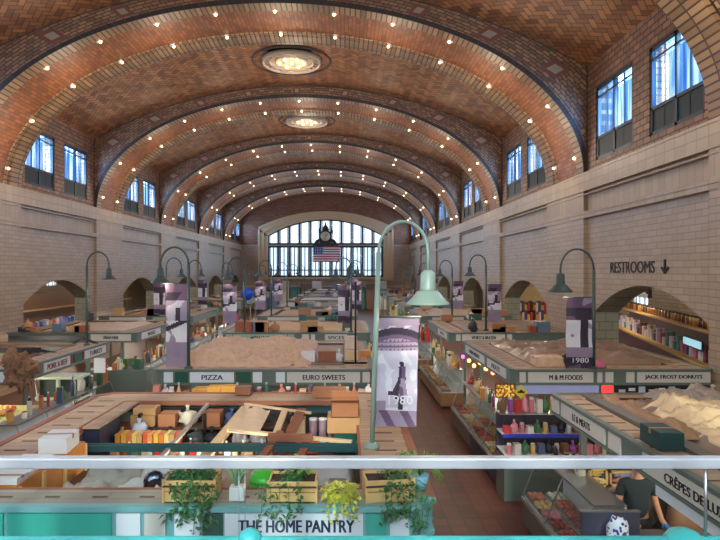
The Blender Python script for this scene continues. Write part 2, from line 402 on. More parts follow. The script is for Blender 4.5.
# side walls ---------------------------------------------------------------
def strips(mb, xp, xo, ya, yb, z0, z1, ops, m=0, mr=0):
    """wall slab between planes xp (hall side) and xo with openings [(a, b, zlo, zhi(y), nseg)]"""
    ops = sorted(ops, key=lambda o: o[0]); y = ya
    def slab(y0, y1, za0, za1, zb0, zb1):
        for x in (xp, xo): mb.quad((x, y0, za0), (x, y1, zb0), (x, y1, zb1), (x, y0, za1), m)
    for a, b, lo, hi, n in ops:
        if a > y: slab(y, a, z0, z1, z0, z1)
        for k in range(n):
            c0, c1 = a + (b-a)*k/n, a + (b-a)*(k+1)/n; h0, h1 = hi(c0), hi(c1)
            slab(c0, c1, h0, z1, h1, z1); mb.quad((xp, c0, h0), (xp, c1, h1), (xo, c1, h1), (xo, c0, h0), mr)
            if lo > z0:
                slab(c0, c1, z0, lo, z0, lo); mb.quad((xp, c0, lo), (xp, c1, lo), (xo, c1, lo), (xo, c0, lo), mr)
        for c in (a, b): mb.quad((xp, c, lo), (xo, c, lo), (xo, c, hi(c)), (xp, c, hi(c)), mr)
        y = b
    if y < yb: slab(y, yb, z0, z1, z0, z1)
WIN = []
def BC(i): return 4.0 if i == 0 else 15.15 if i == 1 else sum(BAYS[i])/2
REVEAL = m_wallbrick('grey_green_reveal_tile', 0, (154, 152, 132), (140, 140, 120), (92, 92, 80), .4, .26, .01, .35)
for side, xp, d in (('left', XL, -1), ('right', XR, 1)):
    mb = MB(); ops = []
    for i, (a, b) in enumerate(BAYS):
        c = BC(i); hw = 2.95
        if i == 6: hw = 2.4
        ops.append((c-hw, c+hw, 0, (lambda y, c=c, hw=hw: 3.15 + .88*(1-((y-c)/hw)**2)), 20))
    strips(mb, xp, xp + d*.75, Y0, Y1, 0, SPZ, ops, 0, 1)
    S('wall_' + side, mb, [WALLY, REVEAL])
    mb = MB(); ops = []
    for i, (a, b) in enumerate(BAYS):
        c = sum(BAYS[i])/2 if i else 4.0
        for w0 in (c-2.85, c+.3):
            ops.append((w0, w0+2.3 + .0, 7.78, (lambda y: 10.0), 1)); WIN.append((xp, d, w0, w0+2.3, i))
    # thickness outwards
    strips(mb, xp, xp + d*.5, Y0, Y1, SPZ, HZ+.05, ops, 0, 0)
    S('wall_' + side + '_clerestory', mb, BROWNY)
    # piers under every rib
    for a, b in RIBS:
        mb = MB(); mb.box(min(xp, xp-d*.13), max(xp, xp-d*.13), a, b, 0, SPZ); S('trim_pier', mb, WALLY)
    # mouldings: cornice block band, fillets, lower string course
    mb = MB()
    def hb(z0, z1, t, mm=0): mb.box(min(xp, xp-d*t), max(xp, xp-d*t), Y0, Y1, z0, z1, mm)
    hb(6.98, 7.5, .145); hb(7.44, 7.51, .16); hb(6.92, 6.98, .16); hb(6.80, 6.83, .15)
    hb(6.2, 6.26, .17); hb(6.08, 6.2, .15)
    S('trim_cornice', mb, CORN)
    # arch surround: plain voussoir ring
    mb = MB()
    for i, (a, b) in enumerate(BAYS):
        c = BC(i); hw = 2.95 if i != 6 else 2.4
        hf = lambda y: 3.15 + .88*(1-((y-c)/hw)**2)
        n = 20
        for k in range(n):
            c0, c1 = c-hw + 2*hw*k/n, c-hw + 2*hw*(k+1)/n
            x = xp - d*.03
            mb.quad((x, c0, hf(c0)), (x, c1, hf(c1)), (x, c1, hf(c1)+.32), (x, c0, hf(c0)+.32))
            mb.quad((x, c0, hf(c0)), (x, c1, hf(c1)), (xp, c1, hf(c1)), (xp, c0, hf(c0)))
            mb.quad((x, c0, hf(c0)+.32), (x, c1, hf(c1)+.32), (xp, c1, hf(c1)+.32), (xp, c0, hf(c0)+.32))
wi = 1
for xp, d, a, b, i in WIN:
    mb = MB(); x0, x1 = sorted((xp + d*.03, xp + d*.13))
    mb.box(x0, x1, a, a+.1, 7.78, 10); mb.box(x0, x1, b-.1, b, 7.78, 10); mb.box(x0, x1, a, b, 7.78, 7.88); mb.box(x0, x1, a, b, 9.88, 10)
    mb.box(x0, x1, a, b, 8.42, 8.5); mb.box(x0, x1, a, b, 9.66, 9.71); mb.box(x0, x1, (a+b)/2-.045, (a+b)/2+.045, 7.78, 10)
    for f in (.27, .73): mb.box(x0+.03, x1-.03, a+(b-a)*f-.015, a+(b-a)*f+.015, 7.88, 9.88)
    f = S('window_%d' % wi, mb, DKFRAME)
    mb = MB(); xg = xp + d*.08; mb.quad((xg, a, 8.46), (xg, b, 8.46), (xg, b, 9.95), (xg, a, 9.95)); p = mb.build('pane', STRIPE, f)
    mb = MB(); mb.box(xg-.02, xg+.02, a+.05, b-.05, 7.82, 8.46); p = mb.build('lower_panel', DKPANEL, f)
    wi += 1

# end walls -----------------------------------------------------------------
WX0, WX1, WZ0, WZS, WZA = -9.0, 4.5, 3.75, 8.6, 10.5
def warch(x):
    c = (WX0+WX1)/2; hw = (WX1-WX0)/2; sag = WZA-WZS; Rr = (hw*hw+sag*sag)/(2*sag); return WZA - Rr + math.sqrt(max(0, Rr*Rr-(x-c)**2))
def endwall(name, yy, dy):
    mb = MB()
    def q(x0, x1, z00, z01, z10, z11, m):
        for y in (yy, yy+dy): mb.quad((x0, y, z00), (x1, y, z10), (x1, y, z11), (x0, y, z01), m)
    for (x0, x1) in ((XL-1, WX0), (WX1, XR+1)):
        q(x0, x1, 0, SPZ, 0, SPZ, 0); q(x0, x1, SPZ, 15.2, SPZ, 15.2, 1)
    q(WX0, WX1, 0, WZ0, 0, WZ0, 0)
    n = 30
    for k in range(n):
        a, b = WX0+(WX1-WX0)*k/n, WX0+(WX1-WX0)*(k+1)/n
        q(a, b, warch(a), 15.2, warch(b), 15.2, 1); mb.quad((a, yy, warch(a)), (b, yy, warch(b)), (b, yy+dy, warch(b)), (a, yy+dy, warch(a)), 0)
    mb.quad((WX0, yy, WZ0), (WX1, yy, WZ0), (WX1, yy+dy, WZ0), (WX0, yy+dy, WZ0), 0)
    for x in (WX0, WX1): mb.quad((x, yy, WZ0), (x, yy+dy, WZ0), (x, yy+dy, WZS), (x, yy, WZS), 0)
    mb.quad((AX0, yy, 0), (XL-1, yy, 0), (XL-1, yy, 7), (AX0, yy, 7), 0); mb.quad((AX1, yy, 0), (XR+1, yy, 0), (XR+1, yy, 7), (AX1, yy, 7), 0)
    S(name, mb, [WALLX, BROWNX])
endwall('wall_far', Y1, .5); endwall('wall_near', Y0, -.5)
def bigwindow(name, yy, s):
    mb = MB(); y0, y1 = sorted((yy+.12*s, yy+.3*s))
    for k in range(12):
        x = WX0 + 1.227*k*(WX1-WX0)/13.5; x = min(x, WX1-.12); mb.box(x-.12, x+.12, y0, y1, WZ0, warch(x)+.02)
    for k in range(33):
        x = WX0 + (WX1-WX0)*(k+.5)/33
        mb.box(x-.06, x+.06, y0+.05, y1-.05, WZ0, 7.4)
        if k % 3 != 1: mb.box(x-.045, x+.045, y0+.05, y1-.05, 7.7, warch(x))
    mb.box(WX0, WX1, y0-.03, y1, 7.2, 7.75); mb.box(WX0, WX1, y0, y1, WZ0, WZ0+.2); mb.box(WX0, WX1, y0, y1, 4.5, 4.62)
    n = 30
    for k in range(n):
        a, b = WX0+(WX1-WX0)*k/n, WX0+(WX1-WX0)*(k+1)/n
        mb.quad((a, y0, warch(a)-.16), (b, y0, warch(b)-.16), (b, y0, warch(b)), (a, y0, warch(a)))
    f = S(name, mb, DKFRAME)
    mb = MB(); yg = (y0+y1)/2
    for k in range(n):
        a, b = WX0+(WX1-WX0)*k/n, WX0+(WX1-WX0)*(k+1)/n
        mb.quad((a, yg, WZ0), (b, yg, WZ0), (b, yg, 7.4), (a, yg, 7.4), 1); mb.quad((a, yg, 7.4), (b, yg, 7.4), (b, yg, warch(b)), (a, yg, warch(a)))
    mb.build('pane', [PANE, PANEB], f)
    return f
bigwindow('window_30', Y1, 1); bigwindow('window_31', Y0, -1)
mb = MB()                       # stone surround of the far window
n = 40
def xs_(k): return WX0 + (WX1-WX0)*k/n
c = (WX0+WX1)/2
for (off, w, t) in ((0, .45, .1), (.45, .5, .22), (.95, .22, .34)):
    for k in range(n):
        a, b = xs_(k), xs_(k+1)
        def P(x, o): return (c + (x-c)*(1 + o/((WX1-WX0)/2)), warch(x) + o*.8)
        p = [P(a, off), P(b, off), P(b, off+w), P(a, off+w)]
        mb.quad(*[(q[0], Y1-t, q[1]) for q in p]); mb.quad((p[0][0], Y1-t, p[0][1]), (p[1][0], Y1-t, p[1][1]), (p[1][0], Y1, p[1][1]), (p[0][0], Y1, p[0][1]))
        mb.quad((p[3][0], Y1-t, p[3][1]), (p[2][0], Y1-t, p[2][1]), (p[2][0], Y1, p[2][1]), (p[3][0], Y1, p[3][1]))
    for sgn, x in ((-1, WX0), (1, WX1)):
        x0, x1 = sorted((x + sgn*off, x + sgn*(off+w))); mb.box(x0, x1, Y1-t, Y1, WZ0-.4, WZS + off*.8)
mb.box(WX0-.5, WX1+.5, Y1-.35, Y1, WZ0-.25, WZ0)
S('trim_window_surround', mb, mat('tan_stone', (196, 160, 118), .5))
mb = MB(); mb.box(XL, XR, Y1-.12, Y1, 7.42, 7.52); mb.box(XL, XR, Y1-.3, Y1, 2.55, 2.75); S('trim_far_band', mb, TERRA)
# balcony under the camera
mb = MB(); mb.box(XL, XR, Y0, 2.75, 2.3, 2.55); S('floor_balcony', mb, FLOOR)

# outer arcades
CEILP = mat('arcade_plaster', (96, 86, 72), .7)
ARCW = m_wallbrick('arcade_tan_tile', 1, (168, 146, 118), (150, 128, 102), (104, 90, 74), .42, .17, .012, .45)
mb = MB(); mb.box(AX0, XL-.75, Y0, Y1, 5.4, 5.6); S('ceiling_arcade', mb, CEILP)
mb = MB(); mb.box(XR+.75, AX1, Y0, Y1, 5.4, 5.6); S('ceiling_arcade', mb, CEILP)
wi = 40
for x, d in ((AX0, -1), (AX1, 1)):
    mb = MB(); ops = []
    wz0, wz1, wys = (3.3, 4.7, (9, 43.5)) if d < 0 else (1.95, 3.35, (12, 30.2))
    for y in wys: ops.append((y, y+1.7, wz0, (lambda q: wz1), 1))
    strips(mb, x, x+d*.3, Y0, Y1, 0, 5.6, ops); S('wall_arcade', mb, ARCW)
    for y in wys:
        mb = MB(); xa, xb = sorted((x+d*.1, x+d*.2))
        for t in (0, .53, 1.1, 1.64): mb.box(xa, xb, y+t, y+t+.06, wz0, wz1)
        mb.box(xa, xb, y, y+1.7, wz0, wz0+.07); mb.box(xa, xb, y, y+1.7, wz1-.07, wz1); mb.box(xa, xb, y, y+1.7, wz0+.67, wz0+.73)
        f = S('window_%d' % wi, mb, WHITE); wi += 1
        mb = MB(); xg = x+d*.15; mb.quad((xg, y, wz0), (xg, y+1.7, wz0), (xg, y+1.7, wz1), (xg, y, wz1)); mb.build('pane', PANE, f)

# ------------------------------------------------------------------ lights on the arches
ORD = ['first','second','third','fourth','fifth','sixth','seventh','eighth','ninth','tenth','11th','12th','13th','14th','15th','16th','17th','18th','19th','20th','21st','22nd','23rd','24th','25th','26th','27th','28th','29th','30th']
def inframe(v, m=4):
    if v[1] < .5: return False
    x, y = proj(v); return -m < x < 720+m and -m < y < 540+m
BR = [None, 'nearest', 'second nearest', 'third nearest', 'fourth nearest', 'fifth nearest']
mbk = MB(); mbk.lathe([(.0, .0), (.11, .0), (.115, .03), (.08, .05), (.0, .05)], n=12)
base_me = mbk.build('bulb_socket', WHITE); socket_mesh = base_me.data; bpy.data.objects.remove(base_me)
mbk = MB(); mbk.lathe([(.0, -.08), (.03, -.075), (.046, -.045), (.04, -.015), (.025, 0), (0, 0)], n=12)
base_me = mbk.build('bulb', BULB); bulb_mesh = base_me.data; bpy.data.objects.remove(base_me)
def light(name, loc, power, col=(1, .8, .58), r=.12, kind='POINT', **kw):
    l = bpy.data.lights.new(name, kind); l.energy = power; l.color = col
    if kind == 'POINT': l.shadow_soft_size = r
    for k, v in kw.items(): setattr(l, k, v)
    o = bpy.data.objects.new(name, l); C.objects.link(o); o.location = loc; return o
for i in range(1, 6):
    a, b = RIBS[i]
    for row, yo, wd in ((0, .56, 'front'), (1, 2.43, 'rear')):
        pts = []
        nb = 13
        for k in range(nb):
            t = AL[-1]*(k+.3)/(nb-1+.6)
            j = min(NR-1, max(0, next(q for q in range(NR) if AL[q+1] >= t))); th = TH[j] + (TH[j+1]-TH[j])*(t-AL[j])/(AL[j+1]-AL[j])
            x, z = intr(th, .03); pts.append((Vector((XC+x, a+yo, z)), th))
        pts = [p for p in pts if inframe(p[0], -2)]
        for k, (p, th) in enumerate(pts):
            t = bpy.data.objects.new('arch_light', socket_mesh); C.objects.link(t)
            n_ = Vector((math.cos(th)*CRZ*.5, 0, math.sin(th)*HA*.75)).normalized()
            t.location = p - n_*.02; t.rotation_euler = Vector((0,0,1)).rotation_difference(n_).to_euler()
            tag(t, '%s arch bulb from the left in the %s row of the %s brick arch' % (ORD[k], wd, BR[i]), 'light', 'bulbs along the brick arches')
            bb = bpy.data.objects.new('bulb', bulb_mesh); C.objects.link(bb); bb.parent = t
for i in range(0, 6):                    # the light those bulbs give, pooled
    a, b = RIBS[i]
    for k in range(7):
        th = PI*(k+.6)/(7.2); x, z = intr(th, -1.2); light('arch_bulb_light', (XC+x, (a+b)/2, z), (60, 60, 42, 30, 24, 24)[i], (1, .84, .64), .5)
# rosettes
def rosette(yc, r, label):
    t = empty('ceiling_rosette', (XC, yc, VZ-.02), label, 'ceiling light', 'rosette lights on the ceiling ridge')
    mb = MB(); z = VZ-.02
    for r0, r1, h, m in ((r*1.28, r*1.36, .05, 1), (r*.93, r*1.0, .16, 0), (r*.7, r*.78, .12, 0), (r*.5, r*.56, .1, 0)):
        mb.lathe([(r0, 0), (r1, 0), (r1, -h), ((r0+r1)/2, -h-.05), (r0, -h), (r0, 0)], (XC, yc, z), 40, m)
    mb.lathe([(0, -.02), (r*.95, -.02), (r*.93, -.08), (r*.6, -.04), (0, -.04)], (XC, yc, z), 40, 0)
    for k in range(24):
        an = 2*PI*k/24; mb.cbox((XC+math.cos(an)*r*.85, yc+math.sin(an)*r*.85, z-.1), (r*.14, .08, .08), 0, an)
    mb.build('plaster_ring', [TERRA, mat('dark_tile_ring', (62, 48, 40), .6)], t)
    for k in range(7):
        an = 2*PI*k/6; q = 0 if k == 6 else r*.4
        c = (XC+math.cos(an)*q, yc+math.sin(an)*q, z-.12); bm_ = MB(); bm_.lathe([(.0, -.09), (.05, -.07), (.06, -.03), (.03, .03), (0, .03)], c, 10); bm_.build('bulb', BULB, t)
    light('rosette_light', (XC, yc, z-1.2), 60, (1, .85, .65), .3)
rosette(25.2, 1.25, 'large round plaster rosette with seven bulbs between the two nearest arches')
rosette(35.2, 1.25, 'round plaster rosette half hidden beyond the second nearest arch')

# clock + flag on the far window
cx = px(325.5, 238, Y1-.5).x
t = empty('ornate_clock', (cx, Y1-.5, 7.2), 'dark ornate clock on the bar of the far arched window', 'clock')
DKB = mat('dark_bronze', (50, 48, 42), .5, .3)
mb = MB()
def ZC(y): return CH - (y-VY)/F*(Y1-.5)
zc = ZC(236.5)
mb.box(cx-.62, cx+.62, Y1-.8, Y1-.35, zc-.95, zc+.35); mb.box(cx-.8, cx+.8, Y1-.85, Y1-.3, zc+.35, zc+.5)
mb.box(cx-1.0, cx+1.0, Y1-.82, Y1-.32, zc-1.2, zc-.9)
M90 = Matrix.Rotation(PI/2, 4, 'X')
mb.lathe([(0, -.2), (.72, -.2), (.78, 0), (.72, .2), (0, .2)], (cx, Y1-.6, zc), 24, 0, M90)
mb.lathe([(0, 0), (.3, .05), (.42, .3), (.3, .6), (.12, .8), (.05, 1.15), (0, 1.15)], (cx, Y1-.6, zc+.5), 12)
for s in (-1, 1):
    mb.tube([(cx+s*.6, Y1-.6, zc-.4), (cx+s*.95, Y1-.6, zc-.55), (cx+s*1.1, Y1-.6, zc-.85), (cx+s*1.5, Y1-.6, zc-1.0)], [.2, .22, .25, .1], 8)
    mb.lathe([(0, 0), (.1, 0), (.14, .2), (.02, .5), (0, .5)], (cx+s*.7, Y1-.6, zc+.5), 8)
mb.build('case', DKB, t)
mb = MB(); mb.lathe([(0, -.03), (.56, -.03), (.56, .03), (0, .03)], (cx, Y1-.85, zc), 24, 0, M90); f = mb.build('dial', mat('cream_clock_face', (214, 198, 160), .5), t)
mb = MB(); mb.bar((cx, Y1-.9, zc), (cx+.22, Y1-.9, zc+.2), .03, .07); mb.build('hour_hand', BLACK, f)
mb = MB(); mb.bar((cx, Y1-.91, zc), (cx-.05, Y1-.91, zc-.42), .03, .05); mb.build('minute_hand', BLACK, f)
fx0, fx1 = px(313, 0, Y1-.9).x, px(340, 0, Y1-.9).x; fz1, fz0 = ZC(246.5), ZC(262)
mb = MB(); nc, nr = 26, 13
def FP(u, v): return (fx0+(fx1-fx0)*u, Y1-1.05+.06*math.sin(u*15)+.03*math.sin(u*7+v*3), fz0+(fz1-fz0)*v)
for i in range(nc):
    for j in range(nr):
        u0, u1, v0, v1 = i/nc, (i+1)/nc, j/nr, (j+1)/nr
        m = 2 if (u1 <= .401 and j >= 6) else (0 if j % 2 == 0 else 1)
        mb.quad(FP(u0, v0), FP(u1, v0), FP(u1, v1), FP(u0, v1), m)
fl = mb.build('flag', [mat('flag_red', (178, 44, 58), .7), mat('flag_white', (226, 222, 220), .7), mat('flag_blue', (52, 56, 120), .7)])
so = fl.modifiers.new('t', 'SOLIDIFY'); so.thickness = .015
tag(fl, 'red white and blue striped flag hanging below the far clock', 'flag')
mb = MB()
for r in range(5):
    for c_ in range(6):
        p = FP(.035+.065*c_, .52+.095*r); mb.cbox((p[0], p[1]-.04, p[2]), (.08, .015, .08), 0, 0, 0, .78)
st_ = mb.build('stars', mat('flag_white', (226, 222, 220)), fl); st_['kind'] = 'stuff'; mb = MB()
for xx in (fx0+.1, fx1-.1): mb.tube([(xx, Y1-.95, fz1-.05), (xx*.6+cx*.4, Y1-.9, zc-1.1)], .02, 6)
mb.build('cord', BLACK, fl)

# ------------------------------------------------------------------ balustrade at the camera
t = empty('balustrade', (0, 2.6, 2.55), 'blurred white handrail over a glass balustrade in the foreground', 'railing')
zt = px(0, 462.5, 2.6).z
mb = MB(); mb.box(-4.5, 4.5, 2.576, 2.624, zt-.023, zt+.026); o = mb.build('handrail', RAILW, t, .008)
zb = px(0, 544, 2.6).z
mb = MB(); mb.tube([(-4.5, 2.6, zb), (4.5, 2.6, zb)], .034, 14); mb.build('lower_rail', RAILT, t)
mb = MB(); mb.quad((-4.5, 2.6, zb+.02), (4.5, 2.6, zb+.02), (4.5, 2.6, zt-.02), (-4.5, 2.6, zt-.02)); mb.build('glass_panel', RAILG, t)
for p in (705.5,):
    x = px(p, 0, 2.6).x; mb = MB(); mb.tube([(x, 2.6, zb), (x, 2.6, zt)], .007, 8); mb.build('rod', STEEL, t)
for p in (239, 245):
    x = px(p, 0, 2.6).x; mb = MB(); mb.tube([(x, 2.6, zb), (x, 2.6, zt-.02)], .0016, 6); mb.build('wire', STEEL, t)
for p, r in ((684, .088), (250, .062)):
    x = px(p, 0, 2.6).x; mb = MB(); mb.lathe([(0, -.06), (r*1.05, -.06), (r*1.05, -.01), (r*.98, .0), (r*.95, .02), (r*.7, .05), (r*.3, .066), (0, .07)], (x, 2.6, zb), 28)
    mb.build('post_cap', RAILT, t)
for x in (-3.6, -1.2, 1.2, 3.6):
    mb = MB(); mb.box(x-.03, x+.03, 2.58, 2.62, 2.55, zb-.02); mb.build('post', RAILT, t)

t = empty('restroom_sign', (XR, 15.5, 4.5), 'black letters RESTROOMS with down arrow on the right wall above the arch', 'sign')
text('RESTROOMS', 2.42, .31, INK, t, MR((XR-.004, 15.77, 4.515), -1), 'lettering', .012, 0, .007)
mb = MB(); xa = XR-.034; yc = 14.08
mb.box(xa, XR-.004, yc-.025, yc+.025, 4.4, 4.69); mb.bar((xa+.015, yc, 4.36), (xa+.015, yc+.15, 4.5), .03, .045); mb.bar((xa+.015, yc, 4.36), (xa+.015, yc-.15, 4.5), .03, .045); mb.build('arrow', INK, t)
# ------------------------------------------------------------------ stalls
TOPZ = 2.4; FH = .3
def stall(name, label, x0, x1, y0, y1, panels, top=None, w=.62, wf=None, ch=.0, frame=None, counter=True, slots=True, pi=.12):
    """ring canopy on posts; panels: (face, a, b, material, text, ink) with face F/R/L"""
    top = top or PLANK; frame = frame or GREYG; wf = wf or w; e = .12
    t = empty(name, ((x0+x1)/2, (y0+y1)/2, 0), label, 'market stall', 'market stalls of the hall')
    def outl(d, dy=None):
        dy = d if dy is None else dy
        k = max(ch - d*.4, .05)
        return [(x0+d, y0+dy+k), (x0+d+k, y0+dy), (x1-d-k, y0+dy), (x1-d, y0+dy+k), (x1-d, y1-d-k), (x1-d-k, y1-d), (x0+d+k, y1-d), (x0+d, y1-d-k)]
    mb = MB(); inn = outl(w, wf); mb.ring(outl(0), outl(.05), TOPZ-FH, TOPZ, 0); pl = [0, 0, 0, 1, 1, 1, 1, 1] if top is PLANK_SUN else None; mb.ring(outl(-.03), outl(.06), TOPZ-.03, TOPZ+.012, 0, mtk=pl, mk=pl); mb.ring(outl(-.02), outl(.06), TOPZ-FH-.01, TOPZ-FH+.03, 0)
    mb.ring(inn, outl(w-.03, wf-.03), TOPZ-.06, TOPZ+.008, 1)
    mb.build('canopy_frame', [frame, WOODD if frame is GREYG else WOODB], t)
    mb = MB(); mb.ring(outl(.05), outl(w-.03, wf-.03), TOPZ-.03, TOPZ, 0, mtk=[0, 0, 0, 2, 2, 2, 2, 2] if top is PLANK_SUN else None)
    if slots:
        for side in range(3):
            for k in range(40):
                if side == 0: xx = x0+.5+k*.42; ok = xx < x1-.6; b_ = (xx, xx+.13, y0+wf*.5, y0+wf*.5+.03)
                elif side == 1: yy = y0+.5+k*.36; ok = yy < y1-.4; b_ = (x0+w*.5-.12, x0+w*.5+.12, yy, yy+.035)
                else: yy = y0+.5+k*.36; ok = yy < y1-.4; b_ = (x1-w*.5-.12, x1-w*.5+.12, yy, yy+.035)
                if ok: mb.box(*b_, TOPZ-.005, TOPZ+.004, 1)
    mb.build('roof_boards', [top, WOODD, PLANK], t)
    xs = [x0+pi, x1-pi]; ys = [y0+.12, y1-.12]
    for x in xs:
        for y in ys: mb = MB(); mb.box(x-.045, x+.045, y-.045, y+.045, 0, TOPZ-FH); mb.build('post', frame, t)
    if counter:
        mb = MB(); mb.ring(outl(.1), outl(.6), .0, .95, 0, 1); mb.build('counter', [GREYG, STEEL], t)
    for face, a, b, m, tx, ink in panels:
        mb = MB(); zc0, zc1 = TOPZ-FH+.045, TOPZ-.045; zm = (zc0+zc1)/2
        if face == 'F': mb.box(a, b, y0-.02, y0+.01, zc0, zc1); c = ((a+b)/2, y0-.022, zm)
        elif face == 'L': mb.box(x0-.02, x0+.01, a, b, zc0, zc1); c = (x0-.022, (a+b)/2, zm)
        else: mb.box(x1-.01, x1+.02, a, b, zc0, zc1); c = (x1+.022, (a+b)/2, zm)
        p = mb.build('sign_panel', m, t)
        if tx:
            tw = tx[1]; th_ = tx[2] if len(tx) > 2 else .12
            if face != 'F' and len(tx) > 3: c = (c[0], tx[3], c[2])
            if face == 'F' and len(tx) > 3: c = (tx[3], c[1], c[2])
            Mx = MF(c) if face == 'F' else MR(c, -1 if face == 'L' else 1)
            text(tx[0], tw, th_, ink, p, Mx, 'lettering', .004, 0, .0045)
    return t
def FPX(Y): return lambda p: (p-VX)/F*Y
f5 = FPX(5.0)
P = 'F'
stall('planter_market_stall', 'pale teal stall front signed THE HOME PANTRY below the handrail', -4.0, .77, 5.0, 9.7, [
    (P, f5(-60), f5(4), GREEN_SUN, None, None), (P, f5(8), f5(112), GREEN_SUN, None, None), (P, f5(117), f5(141), SIGNB, None, None), (P, f5(145), f5(166), SIGNW, None, None),
    (P, f5(175), f5(200), SIGNB, None, None), (P, f5(203), f5(223), DKG, None, None), (P, f5(225), f5(363), SIGNB, ('THE HOME PANTRY', f5(354)-f5(239), .105, f5(296.5)), INKB),
    (P, f5(366), f5(386), GREEN_SUN, None, None), (P, f5(390), f5(409), SIGNB, None, None)], top=PLANK_SUN, w=.62, wf=.44, ch=.2, frame=TEALP)
mb = MB(); mb.box(-3.42, -3.17, 7.6, 9.1, 2.37, TOPZ); o = mb.build('roof_extension', PLANK); so_ = [q for q in C.objects if q.name == 'planter_market_stall'][0]; o.parent = so_; o.matrix_parent_inverse = PINV(so_)
f12 = FPX(12.0)
stall('food_market_stall', 'green stall signed PIZZA and EURO SWEETS across the hall middle', f12(150), f12(373), 12.0, 17.0, [
    (P, f12(164), f12(173), SIGNB, None, None), (P, f12(175), f12(188), DKG, None, None), (P, f12(190), f12(234), SIGNB, ('PIZZA', f12(223)-f12(202), .1, f12(212.5)), INKB), (P, f12(236), f12(251), DKG, None, None),
    (P, f12(253), f12(262), SIGNB, None, None), (P, f12(276), f12(285), SIGNB, None, None), (P, f12(287), f12(360), SIGNW, ('EURO SWEETS', f12(345)-f12(303), .1, f12(324)), INK), (P, f12(362.5), f12(370), SIGNW, None, None)], ch=.15)
f19 = FPX(19.2)
stall('bakery_market_stall', 'pale green canopied stall right behind the pizza stall', f19(222), f19(370), 19.2, 24.2, [
    (P, f19(226), f19(232), cm((170, 190, 160)), None, None), (P, f19(233), f19(287), cm((170, 190, 160)), ('NUTS & FRUIT', f19(273)-f19(255), .1), INK), (P, f19(288), f19(294), cm((170, 190, 160)), None, None),
    (P, f19(302), f19(309), SIGNW, None, None), (P, f19(311), f19(315), SIGNW, None, None), (P, f19(325), f19(347), SIGNW, ('SPICES', f19(344)-f19(328), .1), INK)], ch=.1)
r12 = lambda p: 3.39*590/(p-VX)     # distance along the right fascia from a pixel column
stall('creperie_market_stall', 'right front stall with long cream sign reading CREPES DE LUXE', 3.39, 7.4, 4.4, 9.66, [
    ('L', 4.5, r12(644), SIGNW, ('CRÊPES DE LUXE', 1.08, .12, 5.68), INK), ('L', r12(621.5), r12(609.5), SIGNW, None, None), ('L', r12(606), r12(562), SIGNW, ('LE & MEATS', .62, .1, (r12(575)+r12(590))/2), INK), ('L', r12(559.5), r12(553.5), SIGNW, None, None)], w=.4, counter=False, pi=.46)
stall('grocery_market_stall', 'right stall signed M & M FOODS and JACK FROST DONUTS', 3.39, 7.5, 12.0, 17.0, [
    (P, f12(519.5), f12(525.5), SIGNW, None, None), (P, f12(528), f12(593), SIGNW, ('M & M FOODS', f12(582)-f12(549), .1, f12(565.5)), INK), (P, f12(597), f12(602), SIGNW, None, None), (P, f12(605), f12(613), SIGNW, None, None),
    (P, f12(626), f12(634), SIGNW, None, None), (P, f12(637), f12(710), SIGNW, ('JACK FROST DONUTS', f12(702)-f12(645), .1, f12(673)), INK),
    ('L', 12.4, 14.0, SIGNW, ('MEATS', .7, .1), INK), ('L', 14.3, 16.5, SIGNW, ('FARM MEATS', 1.2, .1), INK)], ch=.1, counter=False, pi=.52)
f19b = FPX(19.2)
stall('butcher_market_stall', 'grey canopied stall behind the groceries stall at right', 3.39, 7.5, 19.2, 24.2, [
    (P, f19(456), f19(460.5), SIGNW, None, None), (P, f19(462), f19(505), SIGNW, ('WURST & BRATEN', f19(494)-f19(470), .1), INK), (P, f19(507), f19(512), SIGNW, None, None), ('L', 19.6, 21.4, SIGNW, ('MEATS', .7, .1), INK)], ch=.1, counter=False, pi=.52)
# left column: fascia faces the left aisle
stall('poultry_market_stall', 'left stall with pink and cream signs along the left aisle', -11.4, -6.7, 12.0, 16.7, [
    (P, f12(-6), f12(9), SIGNB, None, None), ('R', 13.1, 14.35, SIGNW, ('PORK & BEEF', .95, .13), INKR), ('R', 14.4, 14.52, INKR, None, None), ('R', 14.56, 14.98, DKG, None, None), ('R', 15.05, 15.12, INKR, None, None), ('R', 15.16, 16.5, SIGNW, ('TURKEY', .8, .12), INK)], counter=False, pi=.52)
stall('cheese_market_stall', 'white signed stall across the left side behind the left stall', -11.0, -6.77, 19.2, 24.2, [
    (P, f19(91), f19(131), SIGNW, ('URBAN HERB', f19(115)-f19(100), .1), INK), ('R', 19.6, 21.6, SIGNW, ('PRODUCE', .8, .12), INK)], counter=False, pi=.52)
Yk = [26.3+7.17*k for k in range(6)]
DW = ['third','fourth','fifth','sixth','seventh','eighth','ninth']
proto = {}
for k, y in enumerate(Yk):
    for col, (a, b) in enumerate(((-3.95, .6), (3.39, 7.5), (-11.0, -6.77))):
        if col == 2 and k > 4: continue
        t = stall('distant_market_stall', 'distant canopied stall, %s from the front in the %s column' % (DW[k+1], ('middle', 'right', 'left')[col]), a, b, y, y+5, [
            (P, a+.5, a+1.9, SIGNW, None, None), (P, b-1.8, b-.4, cm((170, 190, 160)), None, None)] if k < 3 else [(P, a+.5, a+1.9, SIGNW, None, None)], slots=False, counter=(col == 0), pi=.12 if col == 0 else .52)

